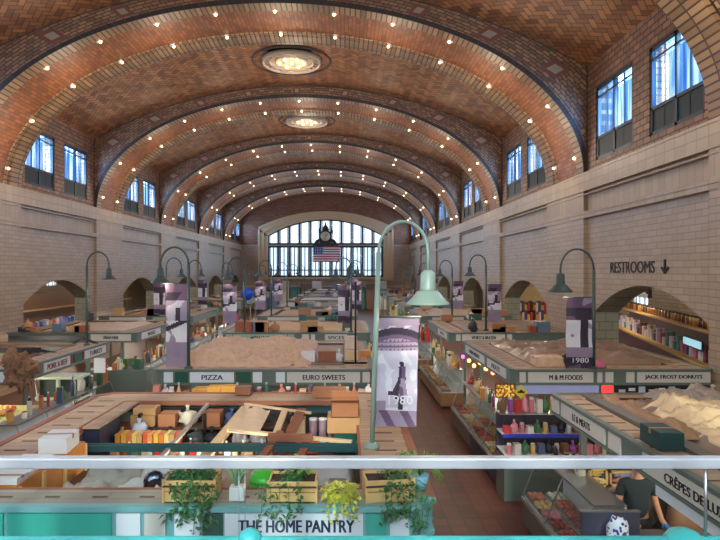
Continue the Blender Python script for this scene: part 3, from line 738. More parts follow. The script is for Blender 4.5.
# ------------------------------------------------------------------ goods and clutter builders (root at base centre, local metres)
def root(name, label, cat, loc, group=None, rz=0):
    t = bpy.data.objects.new(name, None); C.objects.link(t); t.empty_display_size = .1
    t['_loc'] = tuple(loc); t['_rz'] = rz
    return tag(t, label, cat, group)
def place(t):
    t.location = t['_loc']; t.rotation_euler = (0, 0, t['_rz']); del t['_loc']; del t['_rz']; return t
def carton(label, loc, d, m=KRAFT, rz=0, group=None, opened=False, name='carton', cat='box'):
    t = root(name, label, cat, loc, group, rz); w, l, h = d; mb = MB()
    if opened:
        e = .008
        for b in ((-w/2, w/2, -l/2, -l/2+e), (-w/2, w/2, l/2-e, l/2), (-w/2, -w/2+e, -l/2, l/2), (w/2-e, w/2, -l/2, l/2)): mb.box(*b, 0, h)
        mb.box(-w/2, w/2, -l/2, l/2, 0, e)
        for s in (-1, 1): mb.bar((0, s*l/2, h), (0, s*(l/2+l*.28), h+.05), w, .006)
        mb.build('carton_body', m, t)
    else:
        mb.box(-w/2, w/2, -l/2, l/2, 0, h); mb.build('carton_body', m, t, .004)
        mb = MB(); mb.box(-w/2-.002, w/2+.002, -.025, .025, h*.7, h+.002); mb.build('tape', TAPE, t)
    return place(t)
def bag(label, loc, d, m, seed=0, name='bag', group=None, tie=True, cat='bag'):
    t = root(name, label, cat, loc, group, seed*1.3 % 3); mb = MB(); mb.blob((0, 0, d[2]*.37), (d[0], d[1], d[2]), 0, 14, .3, seed); mb.build('sack', m, t)
    if tie:
        mb = MB(); mb.lathe([(0, 0), (.03, 0), (.022, .03), (d[0]*.14, .08), (0, .06)], (0, 0, d[2]*.84), 8); mb.build('gathered_neck', m, t)
    return place(t)
def bottle(label, loc, r, h, rgb, cap=(200, 200, 200), name='bottle', group=None, cat='bottle'):
    t = root(name, label, cat, loc, group); mb = MB(); mb.lathe([(0, 0), (r, 0), (r, h*.6), (r*.4, h*.78), (r*.35, h*.92), (0, h*.92)], (0, 0, 0), 10); mb.build('bottle_body', cm(rgb, .3), t)
    mb = MB(); mb.lathe([(0, h*.9), (r*.45, h*.9), (r*.45, h), (0, h)], (0, 0, 0), 10); mb.build('cap', cm(cap), t)
    return place(t)
def jar(label, loc, r, h, rgb, cap=(220, 210, 190), name='jar', group=None, cat='jar'):
    t = root(name, label, cat, loc, group); mb = MB(); mb.lathe([(0, 0), (r*.95, 0), (r, .01), (r, h*.8), (r*.8, h*.87), (0, h*.87)], (0, 0, 0), 12); mb.build('jar_body', cm(rgb, .3), t)
    mb = MB(); mb.lathe([(0, h*.85), (r*.85, h*.85), (r*.85, h), (0, h)], (0, 0, 0), 12); mb.build('lid', cm(cap), t)
    return place(t)
def bucket(label, loc, r, h, rgb, name='bucket', cat='bucket', rz=0, m=None):
    t = root(name, label, cat, loc, None, rz); mb = MB()
    mb.lathe([(0, 0), (r*.8, 0), (r, h), (r+.01, h+.01), (r-.01, h), (r*.78, .02), (0, .02)], (0, 0, 0), 20); mb.build('bucket_body', m or cm(rgb, .4), t)
    mb = MB(); mb.tube([(r*math.cos(a), .0, h*.95 + r*.6*math.sin(a)*.6) for a in [PI*k/10 for k in range(11)]], .005, 6); mb.build('handle', STEEL, t)
    return place(t)
def plank(label, a, b, w, h, m=WOODL, name='wooden_plank', cat='plank'):
    mb = MB(); mb.bar(a, b, w, h); o = mb.build(name, m, None, .003); return tag(o, label, cat)
def sheet(name, label, x0, x1, y0, y1, z, amp, m, seed=0, n=26, cat='tarp', th=.012, slope=(0, 0), edge=.0):
    mb = MB(); g = []
    for j in range(n+1):
        row = []
        for i in range(n+1):
            u, v = i/n, j/n; x, y = x0+(x1-x0)*u, y0+(y1-y0)*v
            wx, wy = x + .35*noise.noise(Vector((x*1.1, y*1.1, seed+3))), y + .35*noise.noise(Vector((x*1.1, y*1.1, seed+7)))
            q = .55*noise.noise(Vector((x*.9, y*.9, seed))) + .75*(.35-abs(noise.noise(Vector((wx*2.1, wy*2.1, seed+5))))) + .45*(.3-abs(noise.noise(Vector((wx*5.5, wy*5.5, seed+9))))) + .2*(.3-abs(noise.noise(Vector((wx*13, wy*13, seed+11)))))
            e = min(u, v, 1-u, 1-v)*2; zz = z + amp*max(0, .35+q)*(min(1, e*5)) + slope[0]*u + slope[1]*v
            jx = .05*noise.noise(Vector((x*2, y*2, seed+2)))
            row.append((x+jx*edge*10*(1-min(1, e*4)), y+jx*edge*10*(1-min(1, e*4)), zz))
        g.append(mb.add(row))
    for j in range(n):
        for i in range(n): mb.face((g[j]+i, g[j]+i+1, g[j+1]+i+1, g[j+1]+i), 0, sm=True)
    o = mb.build(name, m); s_ = o.modifiers.new('t', 'SOLIDIFY'); s_.thickness = th; s_.offset = 1
    return tag(o, label, cat)
def leafcard(mb, c, d, L, w, m=0, droop=.3):
    c = Vector(c); d = Vector(d).normalized(); sd = d.cross(Vector((0, 0, 1)))
    if sd.length < .1: sd = Vector((1, 0, 0))
    sd.normalize(); tip = c + d*L - Vector((0, 0, droop*L)); mid = c + d*L*.5 - Vector((0, 0, droop*L*.2))
    k = mb.add([c, mid + sd*w/2 + Vector((0,0,w*.12)), tip, mid - sd*w/2 + Vector((0,0,w*.12)), mid]); mb.face((k, k+1, k+2, k+4), m); mb.face((k, k+4, k+2, k+3), m)
def foliage(mb, c, rad, n, L, rr, m=0, hang=0):
    for k in range(n):
        v = Vector((rr.gauss(0, 1), rr.gauss(0, 1), rr.gauss(0, 1))).normalized()
        p = Vector(c) + Vector((v.x*rad[0], v.y*rad[1], v.z*rad[2]))*rr.uniform(.3, 1)
        leafcard(mb, p, (v.x+rr.uniform(-.4, .4), v.y+rr.uniform(-.4, .4), v.z*.6+rr.uniform(-.3, .3)), L*rr.uniform(.7, 1.2), L*.7, m)
def vine(mb, pts, n, L, rr, stem=.003, m=0, spread=.035):
    pts = [Vector(p) for p in pts]; mb.tube(pts, stem, 5, m)
    for k in range(n):
        t = rr.random()*(len(pts)-1); i = min(int(t), len(pts)-2); p = pts[i].lerp(pts[i+1], t-i)
        leafcard(mb, p + Vector((rr.uniform(-spread, spread), rr.uniform(-spread, spread), rr.uniform(-spread, spread))), (rr.uniform(-1, 1), rr.uniform(-1, .3), rr.uniform(-.6, .6)), L*rr.uniform(.7, 1.3), L*.75, m)

# ------------------------------------------------------------------ the planter stall front (near left)
def crate(label, x0, x1, y0, y1, z, h, m=WOODP, rz=0, round_=False):
    t = root('wooden_crate', label, 'planter', ((x0+x1)/2, (y0+y1)/2, z), 'wooden crate planters on the stall front', rz)
    w, l = x1-x0, y1-y0; mb = MB(); e = .014
    for k in range(2):
        a, b = h*k/2, h*(k+1)/2-.008
        mb.box(-w/2, w/2, -l/2, -l/2+e, a, b); mb.box(-w/2, w/2, l/2-e, l/2, a, b); mb.box(-w/2, -w/2+e, -l/2, l/2, a, b); mb.box(w/2-e, w/2, -l/2, l/2, a, b)
    mb.box(-w/2, w/2, -l/2, l/2, 0, e); mb.build('slat_box', m, t, .002)
    mb = MB()
    for sx in (-1, 1):
        mb.box(sx*w/2-.01, sx*w/2+.01, -l/2-.006, -l/2+.004, 0, h+.004)
    mb.box(-w/2-.004, w/2+.004, -l/2-.008, -l/2, h*.68, h*.76, 1); mb.build('corner_batten', [m, WOODD], t)
    mb = MB(); mb.box(-w/2+e, w/2-e, -l/2+e, l/2-e, h*.6, h*.85); mb.build('soil', SOIL, t)
    return place(t)
def fx(p, Y=5.1): return (p-VX)/F*Y
Zt = TOPZ+.013
crate('pine crate planter overgrown with dark ivy, leftmost on the stall front', fx(168, 5.2), fx(218, 5.2), 5.06, 5.36, Zt, .2)
crate('pine crate planter in the middle behind the letters HOME', fx(270, 5.2), fx(317, 5.2), 5.06, 5.34, Zt, .19)
crate('pine crate planter at right with trailing ivy, near the stall corner', fx(364, 5.2), fx(411, 5.2), 5.07, 5.34, Zt, .2, rz=.12)
rr = random.Random(3)
def plant(name, label, mb, m, cat='plant'): o = mb.build(name, m); return tag(o, label, cat, 'plants on the planter stall')
mb = MB(); foliage(mb, (fx(192, 5.2), 5.2, Zt+.2), (.2, .13, .12), 420, .055, rr)
for k in range(7): x = fx(176+k*6, 5.03); vine(mb, [(x, 5.15, Zt+.2), (x+rr.uniform(-.02, .02), 5.0, Zt+.13), (x+rr.uniform(-.04, .04), 4.96, Zt-.0), (x+rr.uniform(-.05, .05), 4.95, Zt-rr.uniform(.03, .22))], 40, .05, rr)
plant('ivy_plant', 'dark green bushy ivy spilling from the leftmost crate planter', mb, LEAFD)
mb = MB(); foliage(mb, (fx(293, 5.2), 5.2, Zt+.2), (.1, .1, .05), 110, .05, rr)
for k in range(5): x = fx(262+k*9, 5.03); vine(mb, [(fx(293), 5.18, Zt+.2), (x, 5.0, Zt+.15), (x+.01, 4.95, Zt-.02), (x-.02, 4.95, Zt-rr.uniform(.02, .12))], 26, .045, rr)
plant('ivy_plant', 'thin ivy trailing over the middle crate planter', mb, LEAFD)
mb = MB(); foliage(mb, (fx(300, 5.2), 5.25, Zt+.26), (.1, .08, .07), 90, .06, rr); mb.tube([(fx(300, 5.2), 5.22, Zt+.14), (fx(300, 5.2), 5.24, Zt+.26)], .012, 6)
plant('leafy_plant', 'small bright green plant rising from the middle crate planter', mb, LEAFL)
mb = MB(); foliage(mb, (fx(340, 5.15), 5.15, Zt+.07), (.16, .09, .07), 330, .05, rr)
for k in range(5): x = fx(328+k*7, 5.0); vine(mb, [(x, 5.1, Zt+.06), (x, 4.98, Zt+.03), (x+.01, 4.95, Zt-.1)], 22, .045, rr)
plant('coleus_plant', 'yellow green mounded plant between the two right crate planters', mb, LEAFY)
mb = MB(); foliage(mb, (fx(392, 5.2), 5.2, Zt+.2), (.12, .1, .05), 90, .05, rr)
for k in range(8): x = fx(385+k*6, 5.0); vine(mb, [(fx(394), 5.2, Zt+.2), (x, 5.0, Zt+.14), (x+.01, 4.95, Zt-.02), (x-.02, 4.94, Zt-rr.uniform(.05, .26))], 30, .05, rr)
plant('ivy_plant', 'long ivy hanging from the right crate planter over the sign', mb, LEAFD)
t = empty('spider_plant', (fx(420, 5.4), 5.4, Zt), 'spider plant with long arching leaves on the right stall corner', 'plant', 'plants on the planter stall')
mb = MB(); mb.lathe([(0, 0), (.06, 0), (.085, .13), (.075, .13), (0, .11)], (fx(420, 5.4), 5.4, Zt), 14); mb.build('pot', cm((120, 170, 190)), t)
mb = MB()
for k in range(60):
    a = rr.uniform(0, 2*PI); L = rr.uniform(.16, .36); c0 = Vector((fx(420, 5.4), 5.4, Zt+.12)); d = Vector((math.cos(a), math.sin(a), 0))
    pts = [c0 + d*(L*q) + Vector((0, 0, .22*math.sin(q*2.4)*rr.uniform(.7, 1.1) - .12*q*q)) for q in (0, .25, .5, .75, 1)]
    mb.tube(pts, [.004, .009, .009, .006, .001], 3)
mb.build('leaf_tuft', LEAFL, t)['kind'] = 'stuff'
t = empty('aloe_plant', (fx(237, 5.15), 5.15, Zt), 'spiky aloe in a white square pot beside the leftmost crate planter', 'plant', 'plants on the planter stall')
mb = MB(); cx_ = fx(237, 5.15); mb.box(cx_-.06, cx_+.07, 5.09, 5.21, Zt, Zt+.12); mb.build('pot', WHITE, t, .01)
mb = MB()
for k in range(13):
    a = 2*PI*k/13 + rr.uniform(-.2, .2); L = rr.uniform(.08, .15); c0 = Vector((cx_, 5.15, Zt+.11)); d = Vector((math.cos(a), math.sin(a), 0))
    mb.tube([c0, c0+d*L*.45+Vector((0,0,.12)), c0+d*L+Vector((0, 0, rr.uniform(.16, .27)))], [.013, .012, .002], 5)
mb.build('aloe_leaves', LEAFA, t)
t = empty('green_bucket', (fx(264, 5.7), 5.62, 2.13), 'bright lime green round tub behind the middle crate planter', 'bucket')
mb = MB(); mb.lathe([(0, 0), (.09, .0), (.135, .12), (.14, .3), (.11, .37), (.0, .39)], (fx(264, 5.62), 5.62, 2.125), 20); mb.build('tub', cm((70, 200, 60), .3), t)
mb = MB(); mb.lathe([(.12, 0), (.14, 0), (.14, .02), (.12, .02)], (fx(264, 5.62), 5.62, 2.41), 20); mb.build('rim', cm((50, 160, 50)), t)
# left side band: white boxes, orange inner boards
carton('white lidded box on the orange cabinet beside the navy cabinet', (-3.22, 6.65, 2.401), (.3, .4, .17), WHITE, .1)
carton('flat white carton lying on the orange cabinet just above the rail', (-3.27, 6.05, 2.401), (.34, .6, .04), WHITE, .05)
carton('small white tray on the left roof boards below the handrail', (-3.2, 5.62, 2.401), (.26, .2, .06), WHITE, .0)
t = empty('orange_cabinet', (-3.38, 6.4, 1.7), 'orange varnished wooden cabinet inside the planter stall at left', 'cabinet')
mb = MB(); mb.box(-3.38, -3.06, 5.5, 6.95, 1.55, 2.4); mb.build('board', WOODO, t)
for y in (5.5, 5.95, 6.4, 6.9): mb = MB(); mb.box(-3.06, -3.035, y, y+.05, 1.55, 2.38); mb.build('batten', WOODP, t)
mb = MB(); mb.box(-3.4, -.9, 5.46, 5.52, TOPZ-.12, TOPZ-.02); o = mb.build('trim_board', WOODO); tag(o, 'long orange board edging the grey roof planks inside the stall', 'board')
t = empty('dark_cabinet', (-3.13, 7.9, 1.0), 'dark navy cabinet end behind the white box', 'cabinet')
mb = MB(); mb.box(-3.38, -3.17, 7.62, 8.25, 0, 2.35); mb.build('cabinet_body', NAVY, t); mb = MB(); mb.box(-3.38, -3.165, 7.61, 8.26, 2.35, 2.368); mb.build('cabinet_top', BLACK, t)
mb = MB(); mb.box(-3.4, .17, 7.0, 7.07, 2.26, 2.33); mb.box(-3.4, .17, 7.0, 7.015, 2.335, 2.36); o = mb.build('cross_beam', cm((30, 78, 80))); tag(o, 'long dark teal cross beam spanning the open planter stall', 'beam')
# storage floor deck and back shelves
t = empty('storage_shelf', (-1.5, 8.75, 0), 'long dark shelf unit full of boxes under the rear roof boards', 'shelf')
mb = MB(); mb.box(-3.0, -.8, 8.98, 9.02, 0, 2.33); mb.build('back_panel', BLACK, t)
for z, ya in ((1.93, 8.3), (2.12, 8.62)):
    mb = MB(); mb.box(-3.0, -.8, ya, 8.98, z-.03, z); mb.build('shelf', WOODD, t)
for x in (-3.0, -2.05, -1.45, -.8): mb = MB(); mb.box(x-.02, x+.02, 8.6, 8.98, 0, 2.32); mb.build('upright', BLACK, t)
def sh(p, Y=8.8): return (p-VX)/F*Y
SH = 2.121
for p0, p1, h, m, lb in ((134, 158, .16, KRAFT, 'kraft carton on the upper storage shelf'), (161, 178, .18, KRAFT2, 'brown carton on the upper storage shelf'), (205, 222, .2, KRAFT2, 'brown carton on the upper storage shelf')):
    carton(lb, ((sh(p0)+sh(p1))/2, 8.8, SH), (sh(p1)-sh(p0), .3, h), m)
    if p0 == 134: carton('kraft carton stacked on the leftmost carton of the upper shelf', ((sh(p0)+sh(p1))/2+.01, 8.82, SH+h+.001), (sh(p1)-sh(p0)-.03, .26, .1), m)
for p0, w, h, m, lb in ((124, .28, .34, cm((196, 206, 220)), 'pale blue plastic bag hanging low beside the shelf uprights'), (188, .3, .26, cm((206, 196, 170)), 'cream cloth bag on the upper storage shelf'), (232, .26, .2, cm((70, 90, 130)), 'navy cloth bag on the upper storage shelf')):
    bag(lb, (sh(p0) + (.35 if p0 < 130 else 0), 8.78 if p0 > 130 else 8.45, SH if p0 > 130 else 1.931), (w*.9, w*.9, h), m, p0)
for k, (p0, rgb) in enumerate(((122, (206, 170, 120)), (141, (190, 160, 130)), (155, (26, 28, 32)), (170, (32, 34, 40)), (196, (60, 70, 66)), (212, (30, 30, 36)), (240, (190, 186, 190)), (258, (200, 200, 206)))):
    bag('bag with crumpled top on the lower storage shelf', (sh(p0, 8.45), 8.45, 1.931), (.22, .26, .2), cm(rgb), k*2.1, group='bags on the lower storage shelf')
t = empty('packet_row', (sh(148, 8.0), 7.9, 1.5), 'long low row of orange and yellow wrapped packets before the shelves', 'packets', 'packets on the low bench')
# low bench in front of shelves
tb = empty('low_bench', (-1.6, 7.7, 0), 'long low bench in front of the dark storage shelves', 'bench')
mb = MB(); mb.box(-3.05, -.78, 7.3, 8.22, 1.97, 2.02); mb.build('bench_top', WOODD, tb)
for x in (-3.0, -1.9, -.82):
    for y in (7.35, 8.17): mb = MB(); mb.box(x-.025, x+.025, y-.025, y+.025, 0, 1.97); mb.build('leg', WOODD, tb)
bpy.data.objects.remove(t)
cols = [(226, 150, 60), (230, 176, 70), (214, 120, 50), (232, 200, 110), (200, 150, 90), (220, 90, 50)]
for k in range(12):
    x = sh(120, 8.08) + k*.073
    t = root('snack_packet', 'orange wrapped packet in the row before the storage shelves', 'packet', (x, 8.08+.02*(k % 2), 2.021), 'orange packets in a row', .05*(k % 3)); mb = MB()
    mb.box(-.034, .034, -.1, .1, .01, .16); mb.box(-.034, .034, -.12, .12, .16, .175); mb.build('packet_body', cm(cols[k % 6]), t, .01); place(t)
for k in range(26):
    x = -2.9 + (k*.08) + R.uniform(-.02, .02); y = 7.45 + R.uniform(-.05, .3)
    if k % 3 == 0: carton('small carton on the low bench of the planter stall', (x, y, 2.021), (.09, .16, R.uniform(.08, .16)), cm(R.choice([(170, 130, 90), (200, 60, 50), (210, 200, 180), (120, 140, 160), (70, 110, 90)])), R.uniform(-.3, .3), 'small cartons on the low bench')
    elif k % 3 == 1: jar('small jar on the low bench of the planter stall', (x, y, 2.021), .038, .12, R.choice([(196, 170, 120), (150, 80, 50), (220, 214, 200), (90, 110, 80)]), group='jars on the low bench')
    else: bottle('small bottle on the low bench of the planter stall', (x, y, 2.021), .034, .2, R.choice([(60, 90, 70), (180, 190, 200), (120, 70, 40), (200, 160, 70)]), group='bottles on the low bench')
# timber: diagonal planks, cover sheet, trestle
def q3(p, y, Y): v = px(p, y, Y); return (v.x, v.y, v.z)
plank('thin grey pole leaning diagonally from the rail up to the rear roof', q3(160, 459, 6.7), q3(208, 404, 8.9), .05, .04, cm((170, 160, 146)))
plank('wide tan plank sloping up to the rear roof beside the cover sheet', q3(205, 457, 6.9), q3(246, 407, 8.8), .13, .04, WOODL)
plank('long pale batten lying across the top of the cover sheet', q3(245, 404, 8.9), q3(311, 413, 8.3), .05, .03, WOODL)
plank('long light plank lying flat just above the teal cross beam', q3(228, 430, 7.5), q3(352, 442, 7.2), .07, .04, WOODL)
plank('reddish brown timber lying level on the teal cross beam', q3(268, 437, 7.12), q3(312, 438, 7.12), .1, .08, WOODB)
plank('slim brown plank leaning upright left of the trestle', q3(266, 460, 6.9), q3(285, 410, 8.5), .09, .03, WOODL)
plank('brown trestle leg left of the pair above the rail', q3(262, 458, 6.8), q3(281, 432, 7.3), .09, .05, WOODB)
plank('brown trestle leg right of the pair above the rail', q3(300, 460, 6.8), q3(309, 436, 7.3), .09, .05, WOODB)
plank('upright orange brown plank right of the cover sheet', q3(291, 432, 7.7), q3(302, 409, 8.5), .14, .03, WOODB)
plank('narrow tan plank below the grey pole near the left', q3(126, 492, 6.2), q3(163, 458, 6.8), .06, .04, WOODL)
plank('dark brown plank behind the lime tub sloping down', q3(250, 492, 5.75), q3(268, 462, 6.5), .07, .04, WOODB)
mb = MB(); a, b, c_, d_ = (Vector(q3(*v)) for v in ((228, 431, 7.4), (258, 435, 7.4), (270, 409, 8.5), (243, 406, 8.6)))
n = 12
for i in range(n):
    for j in range(n):
        def QP(u, v): p = a.lerp(b, u).lerp(d_.lerp(c_, u), v); return p + Vector((0, 0, .03*math.sin(u*9+v*3)*(v)))
        mb.quad(QP(i/n, j/n), QP((i+1)/n, j/n), QP((i+1)/n, (j+1)/n), QP(i/n, (j+1)/n))
o = mb.build('cover_sheet', mat('beige_canvas', (206, 178, 148), .8)); so = o.modifiers.new('t', 'SOLIDIFY'); so.thickness = .01; tag(o, 'beige canvas sheet sloping between planks in the planter stall', 'sheet')
# right inner corner: cardboard boxes, cans, green bin
def bx(p0, p1, yt, yb, Y, lb, m, l=.4, opened=False):
    a, b = px(p0, yb, Y), px(p1, yt, Y); return carton(lb, ((a.x+b.x)/2, Y+l/2, a.z), (b.x-a.x, l, b.z-a.z), m, opened=opened)
tt = empty('work_table', (-.1, 8.2, 0), 'dark table under the stacked cardboard boxes by the lamp pole', 'table')
zb_ = px(0, 446, 8.0).z
mb = MB(); mb.box(-.75, .14, 7.6, 8.7, zb_-.04, zb_); mb.build('tabletop', BLACK, tt)
for x in (-.7, .1):
    for y in (7.65, 8.6): mb = MB(); mb.box(x-.02, x+.02, y-.02, y+.02, 0, zb_-.04); mb.build('leg', BLACK, tt)
zc = zb_+.001
t = carton('dark green storage bin below the stacked cardboard boxes', (.0, 7.85, zc), (.28, .35, .26), DKG, name='storage_bin', cat='bin')
carton('large kraft box on the dark green bin beside the lamp pole', (-.02, 7.86, zc+.262), (.42, .4, .2), KRAFT)
carton('open brown box topping the stack beside the lamp pole', (.0, 7.86, zc+.464), (.36, .36, .2), KRAFT2, opened=True)
carton('orange carton lying at the left end of the work table', (-.5, 7.8, zc), (.3, .3, .09), cm((208, 104, 40)))
for k in range(3):
    t = root('tin_can', 'purple grey can with white rim beside the cardboard boxes', 'can', (-.44+.13*k, 8.2, zc+.0), 'cans beside the cardboard boxes'); mb = MB()
    mb.lathe([(0, 0), (.055, 0), (.055, .3), (0, .3)], (0, 0, 0), 16); mb.build('can_body', cm((150, 122, 130)), t); mb = MB(); mb.lathe([(0, .3), (.057, .3), (.057, .33), (0, .33)], (0, 0, 0), 16); mb.build('lid', WHITE, t)
    mb = MB(); mb.lathe([(0, -.002), (.058, -.002), (.058, .06), (0, .06)], (0, 0, 0), 16); mb.build('base_band', WHITE, t); place(t)
carton('yellowish wooden box left of the purple grey cans', (-.66, 8.3, zc), (.2, .25, .3), WOODL)
# things lying on the rear roof boards
Yb = 9.3
def on(p0, p1, h, Y, lb, m, l=.35, **k): a, b = (p0-VX)/F*Y, (p1-VX)/F*Y; return carton(lb, ((a+b)/2, Y, Zt), (b-a, l, h), m, **k)
on(313, 346, .12, 9.45, 'flat brown carton on the rear roof boards below EURO SWEETS', KRAFT2)
on(236, 251, .13, 9.55, 'brown wooden box on the rear roof boards below PIZZA', WOODB, .2)
# between the stalls: a row of goods behind the rear boards (front counter of the pizza stall)
tr = empty('goods_counter', (-1.8, 10.9, 0), 'low counter crowded with goods in front of the pizza stall', 'counter', 'low counters with goods')
mb = MB(); mb.box(-3.7, .45, 10.7, 11.6, 0, 1.9); mb.build('counter_base', GREYG, tr); mb = MB(); mb.box(-3.74, .49, 10.66, 11.64, 1.9, 1.93); mb.build('counter_top', STEEL, tr)
cc = [(214, 130, 110), (226, 220, 210), (178, 50, 60), (206, 170, 120), (120, 90, 100), (200, 190, 190), (90, 60, 60), (230, 190, 120), (60, 120, 100)]
for k in range(30):
    p = 157 + k*7.3; x = (p-VX)/F*10.9; c0 = cc[(k*5+k//3) % 9]
    if 196 < p < 234:
        if k % 2 == 0: carton('bright orange carton on the counter in front of PIZZA', (x, 10.9, 1.931), (.26, .3, R.uniform(.3, .36)), cm((240, 170, 60)), group='orange cartons below the pizza sign')
        continue
    kind = k % 4
    if kind == 0: carton('small carton on the goods counter before the pizza stall', (x, 10.9, 1.931), (.12, .2, R.uniform(.2, .4)), cm(c0), R.uniform(-.2, .2), 'cartons on the pizza counter')
    elif kind == 1: bag('rounded paper bag on the goods counter before the pizza stall', (x, 10.95, 1.931), (.17, .2, .36), cm(c0), k, group='bags on the pizza counter')
    elif kind == 2: jar('tall jar on the goods counter before the pizza stall', (x, 10.9, 1.931), .05, .34, c0, group='jars on the pizza counter')
    else: bottle('bottle on the goods counter before the pizza stall', (x, 10.9, 1.931), .045, .42, c0, group='bottles on the pizza counter')
# heaps between the handrail and the front boards
tf = empty('inner_platform', (-1.8, 6.0, 0), 'wooden platform inside the planter stall behind the front boards', 'platform')
mb = MB(); mb.box(-3.0, .13, 5.5, 6.75, 2.08, 2.12); mb.build('platform_top', WOODD, tf)
for x in (-2.95, .09):
    for y in (5.55, 6.7): mb = MB(); mb.box(x-.03, x+.03, y-.03, y+.03, 0, 2.08); mb.build('leg', WOODD, tf)
sheet('crumpled_cloth', 'grey cloth heaped at the left behind the front boards', -2.75, -2.1, 5.6, 6.4, 2.12, .3, cm((160, 156, 146)), 3, cat='cloth')
sheet('crumpled_cloth', 'white and grey plastic heap behind the front boards', -2.3, -1.75, 5.58, 6.5, 2.12, .3, cm((200, 204, 196)), 8, cat='cloth')
sheet('crumpled_cloth', 'olive grey cloth heap left of the steel pan', -2.0, -1.62, 5.7, 6.6, 2.12, .3, cm((150, 130, 104)), 12, cat='cloth')
sheet('crumpled_cloth', 'brown cloth heap behind the green ivy crate', -1.45, -.75, 5.75, 6.7, 2.12, .26, cm((160, 134, 112)), 15, cat='cloth')
sheet('crumpled_cloth', 'pale sheet heap behind the middle crate planter', -.7, .1, 5.75, 6.7, 2.12, .22, cm((170, 168, 172)), 19, cat='cloth')
t = empty('steel_pan', (-1.62, 5.75, 2.2), 'large dark polished pan standing on edge behind the front boards', 'pan')
M_ = Matrix.Rotation(-1.15, 4, 'X'); c_ = (fx(154, 5.75), 5.75, 2.36); mb = MB(); mb.lathe([(0, -.035), (.06, -.035), (.095, 0), (.1, .01), (.09, .0), (.06, -.025), (0, -.025)], c_, 24, 0, Matrix.Rotation(1.0, 4, 'X')); mb.build('pan_bowl', mat('dark_polished_steel', (90, 98, 112), .15, .9), t)
mb = MB(); mb.bar((c_[0]+.08, 5.78, 2.26), (c_[0]+.16, 5.8, 2.125), .03, .015); mb.build('handle', BLACK, t)
for k, p in enumerate((258, 283, 321, 338, 352)):
    carton('grey plastic crate behind the crate planters', (fx(p, 5.9), 5.78, 2.121), (.18, .2, .16+.06*(k % 2)), cm([(96, 112, 124), (200, 204, 210), (130, 134, 140), (84, 96, 92), (160, 150, 140)][k]), group='crates behind the planters')

# ------------------------------------------------------------------ gooseneck lamps and banners
def lamp(x, Y, ztop, span, shade_r, d, label, zbase=TOPZ, lean=0, m=MINT_SHADE, base_y=None, pr=.035, dx=0):
    """d=-1 arm to the left, +1 to the right"""
    t = root('gooseneck_lamp', label, 'lamp', (x, Y, zbase), 'gooseneck lamps above the stalls')
    H = ztop - zbase; r = span/2; hz = H - r*1.25
    mb = MB(); mb.tube([(0, 0, 0), (lean*hz, 0, hz)], pr, 10); mb.build('pole', m, t)
    mb = MB(); mb.lathe([(0, 0), (.09, 0), (.09, .02), (.05, .06), (0, .06)], (0, 0, 0), 12); mb.build('base_plate', m, t)
    L = lean*hz; pts = [(L + d*(r - r*math.cos(a)), 0, hz + r*1.25*math.sin(a)) for a in [PI*k/16 for k in range(17)]]
    drop = shade_r*.25 + dx; pts.append((pts[-1][0], 0, hz-drop))
    mb = MB(); mb.tube(pts, pr*.62, 10); mb.build('arm', m, t)
    cx, cz = pts[-1][0], hz-drop; s = shade_r
    mb = MB(); mb.lathe([(0, .0), (s*.16, 0), (s*.34, -s*.16), (s*.36, -s*.85), (s*.42, -s*.98), (0, -s*.98)], (cx, 0, cz), 20); mb.build('socket', m, t)
    mb = MB(); z0 = cz - s*.95
    mb.lathe([(s*.4, 0), (s*.55, -s*.1), (s*.75, -s*.36), (s, -s*.6), (s*1.01, -s*.66), (s*.97, -s*.64), (s*.72, -s*.4), (s*.5, -s*.14), (s*.38, -s*.02)], (cx, 0, z0), 28); mb.build('shade', m, t)
    mb = MB(); mb.lathe([(0, -s*.62), (s*.16, -s*.56), (s*.22, -s*.4), (s*.14, -s*.1), (0, -s*.1)], (cx, 0, z0), 12); mb.build('bulb', BULB, t)
    place(t); light('lamp_light', (x+cx, Y, zbase+z0-s*.8), 14 if Y < 30 else 8, (1, .85, .62), .12)
    return t
lamp(.305, 6.7, 4.97, .56, .245, 1, 'large verdigris gooseneck lamp in front, above the aisle banner', lean=.035, m=MINT, pr=.029, dx=.14)
lamp(5.08, 12.05, 4.86, .68, .245, -1, 'shade-toned gooseneck lamp left of the RESTROOMS sign')
lamp(4.78, 20.0, 4.96, .55, .2, -1, 'gooseneck lamp in the right column, second from the front')
lamp(-7.0, 16.0, 4.93, .6, .2, 1, 'shade-toned gooseneck lamp by the left wall, left of the small arch')
lamp(-7.0, 23.1, 4.93, .6, .2, 1, 'gooseneck lamp in the left column, one stall behind the left one')
lamp(-3.22, 12.15, 4.9, .58, .2, -1, 'gooseneck lamp beside the left historical banner')
lamp(-3.3, 19.4, 4.85, .55, .2, -1, 'gooseneck lamp at the left corner of the pale green stall')
lamp(.2, 19.5, 4.85, .5, .2, -1, 'gooseneck lamp at the right corner of the pale green stall')
for k, y in enumerate(Yk[:4]):
    for x, d, nm in ((-7.0, 1, 'left column'), (-3.3, -1, 'middle column, left corner'), (.2, 1, 'middle column, right corner'), (4.8, -1, 'right column')):
        lamp(x, y+.15, 4.9, .55, .2, d, 'small distant gooseneck lamp, %s, %s stall back' % (nm, DW[k+1]))
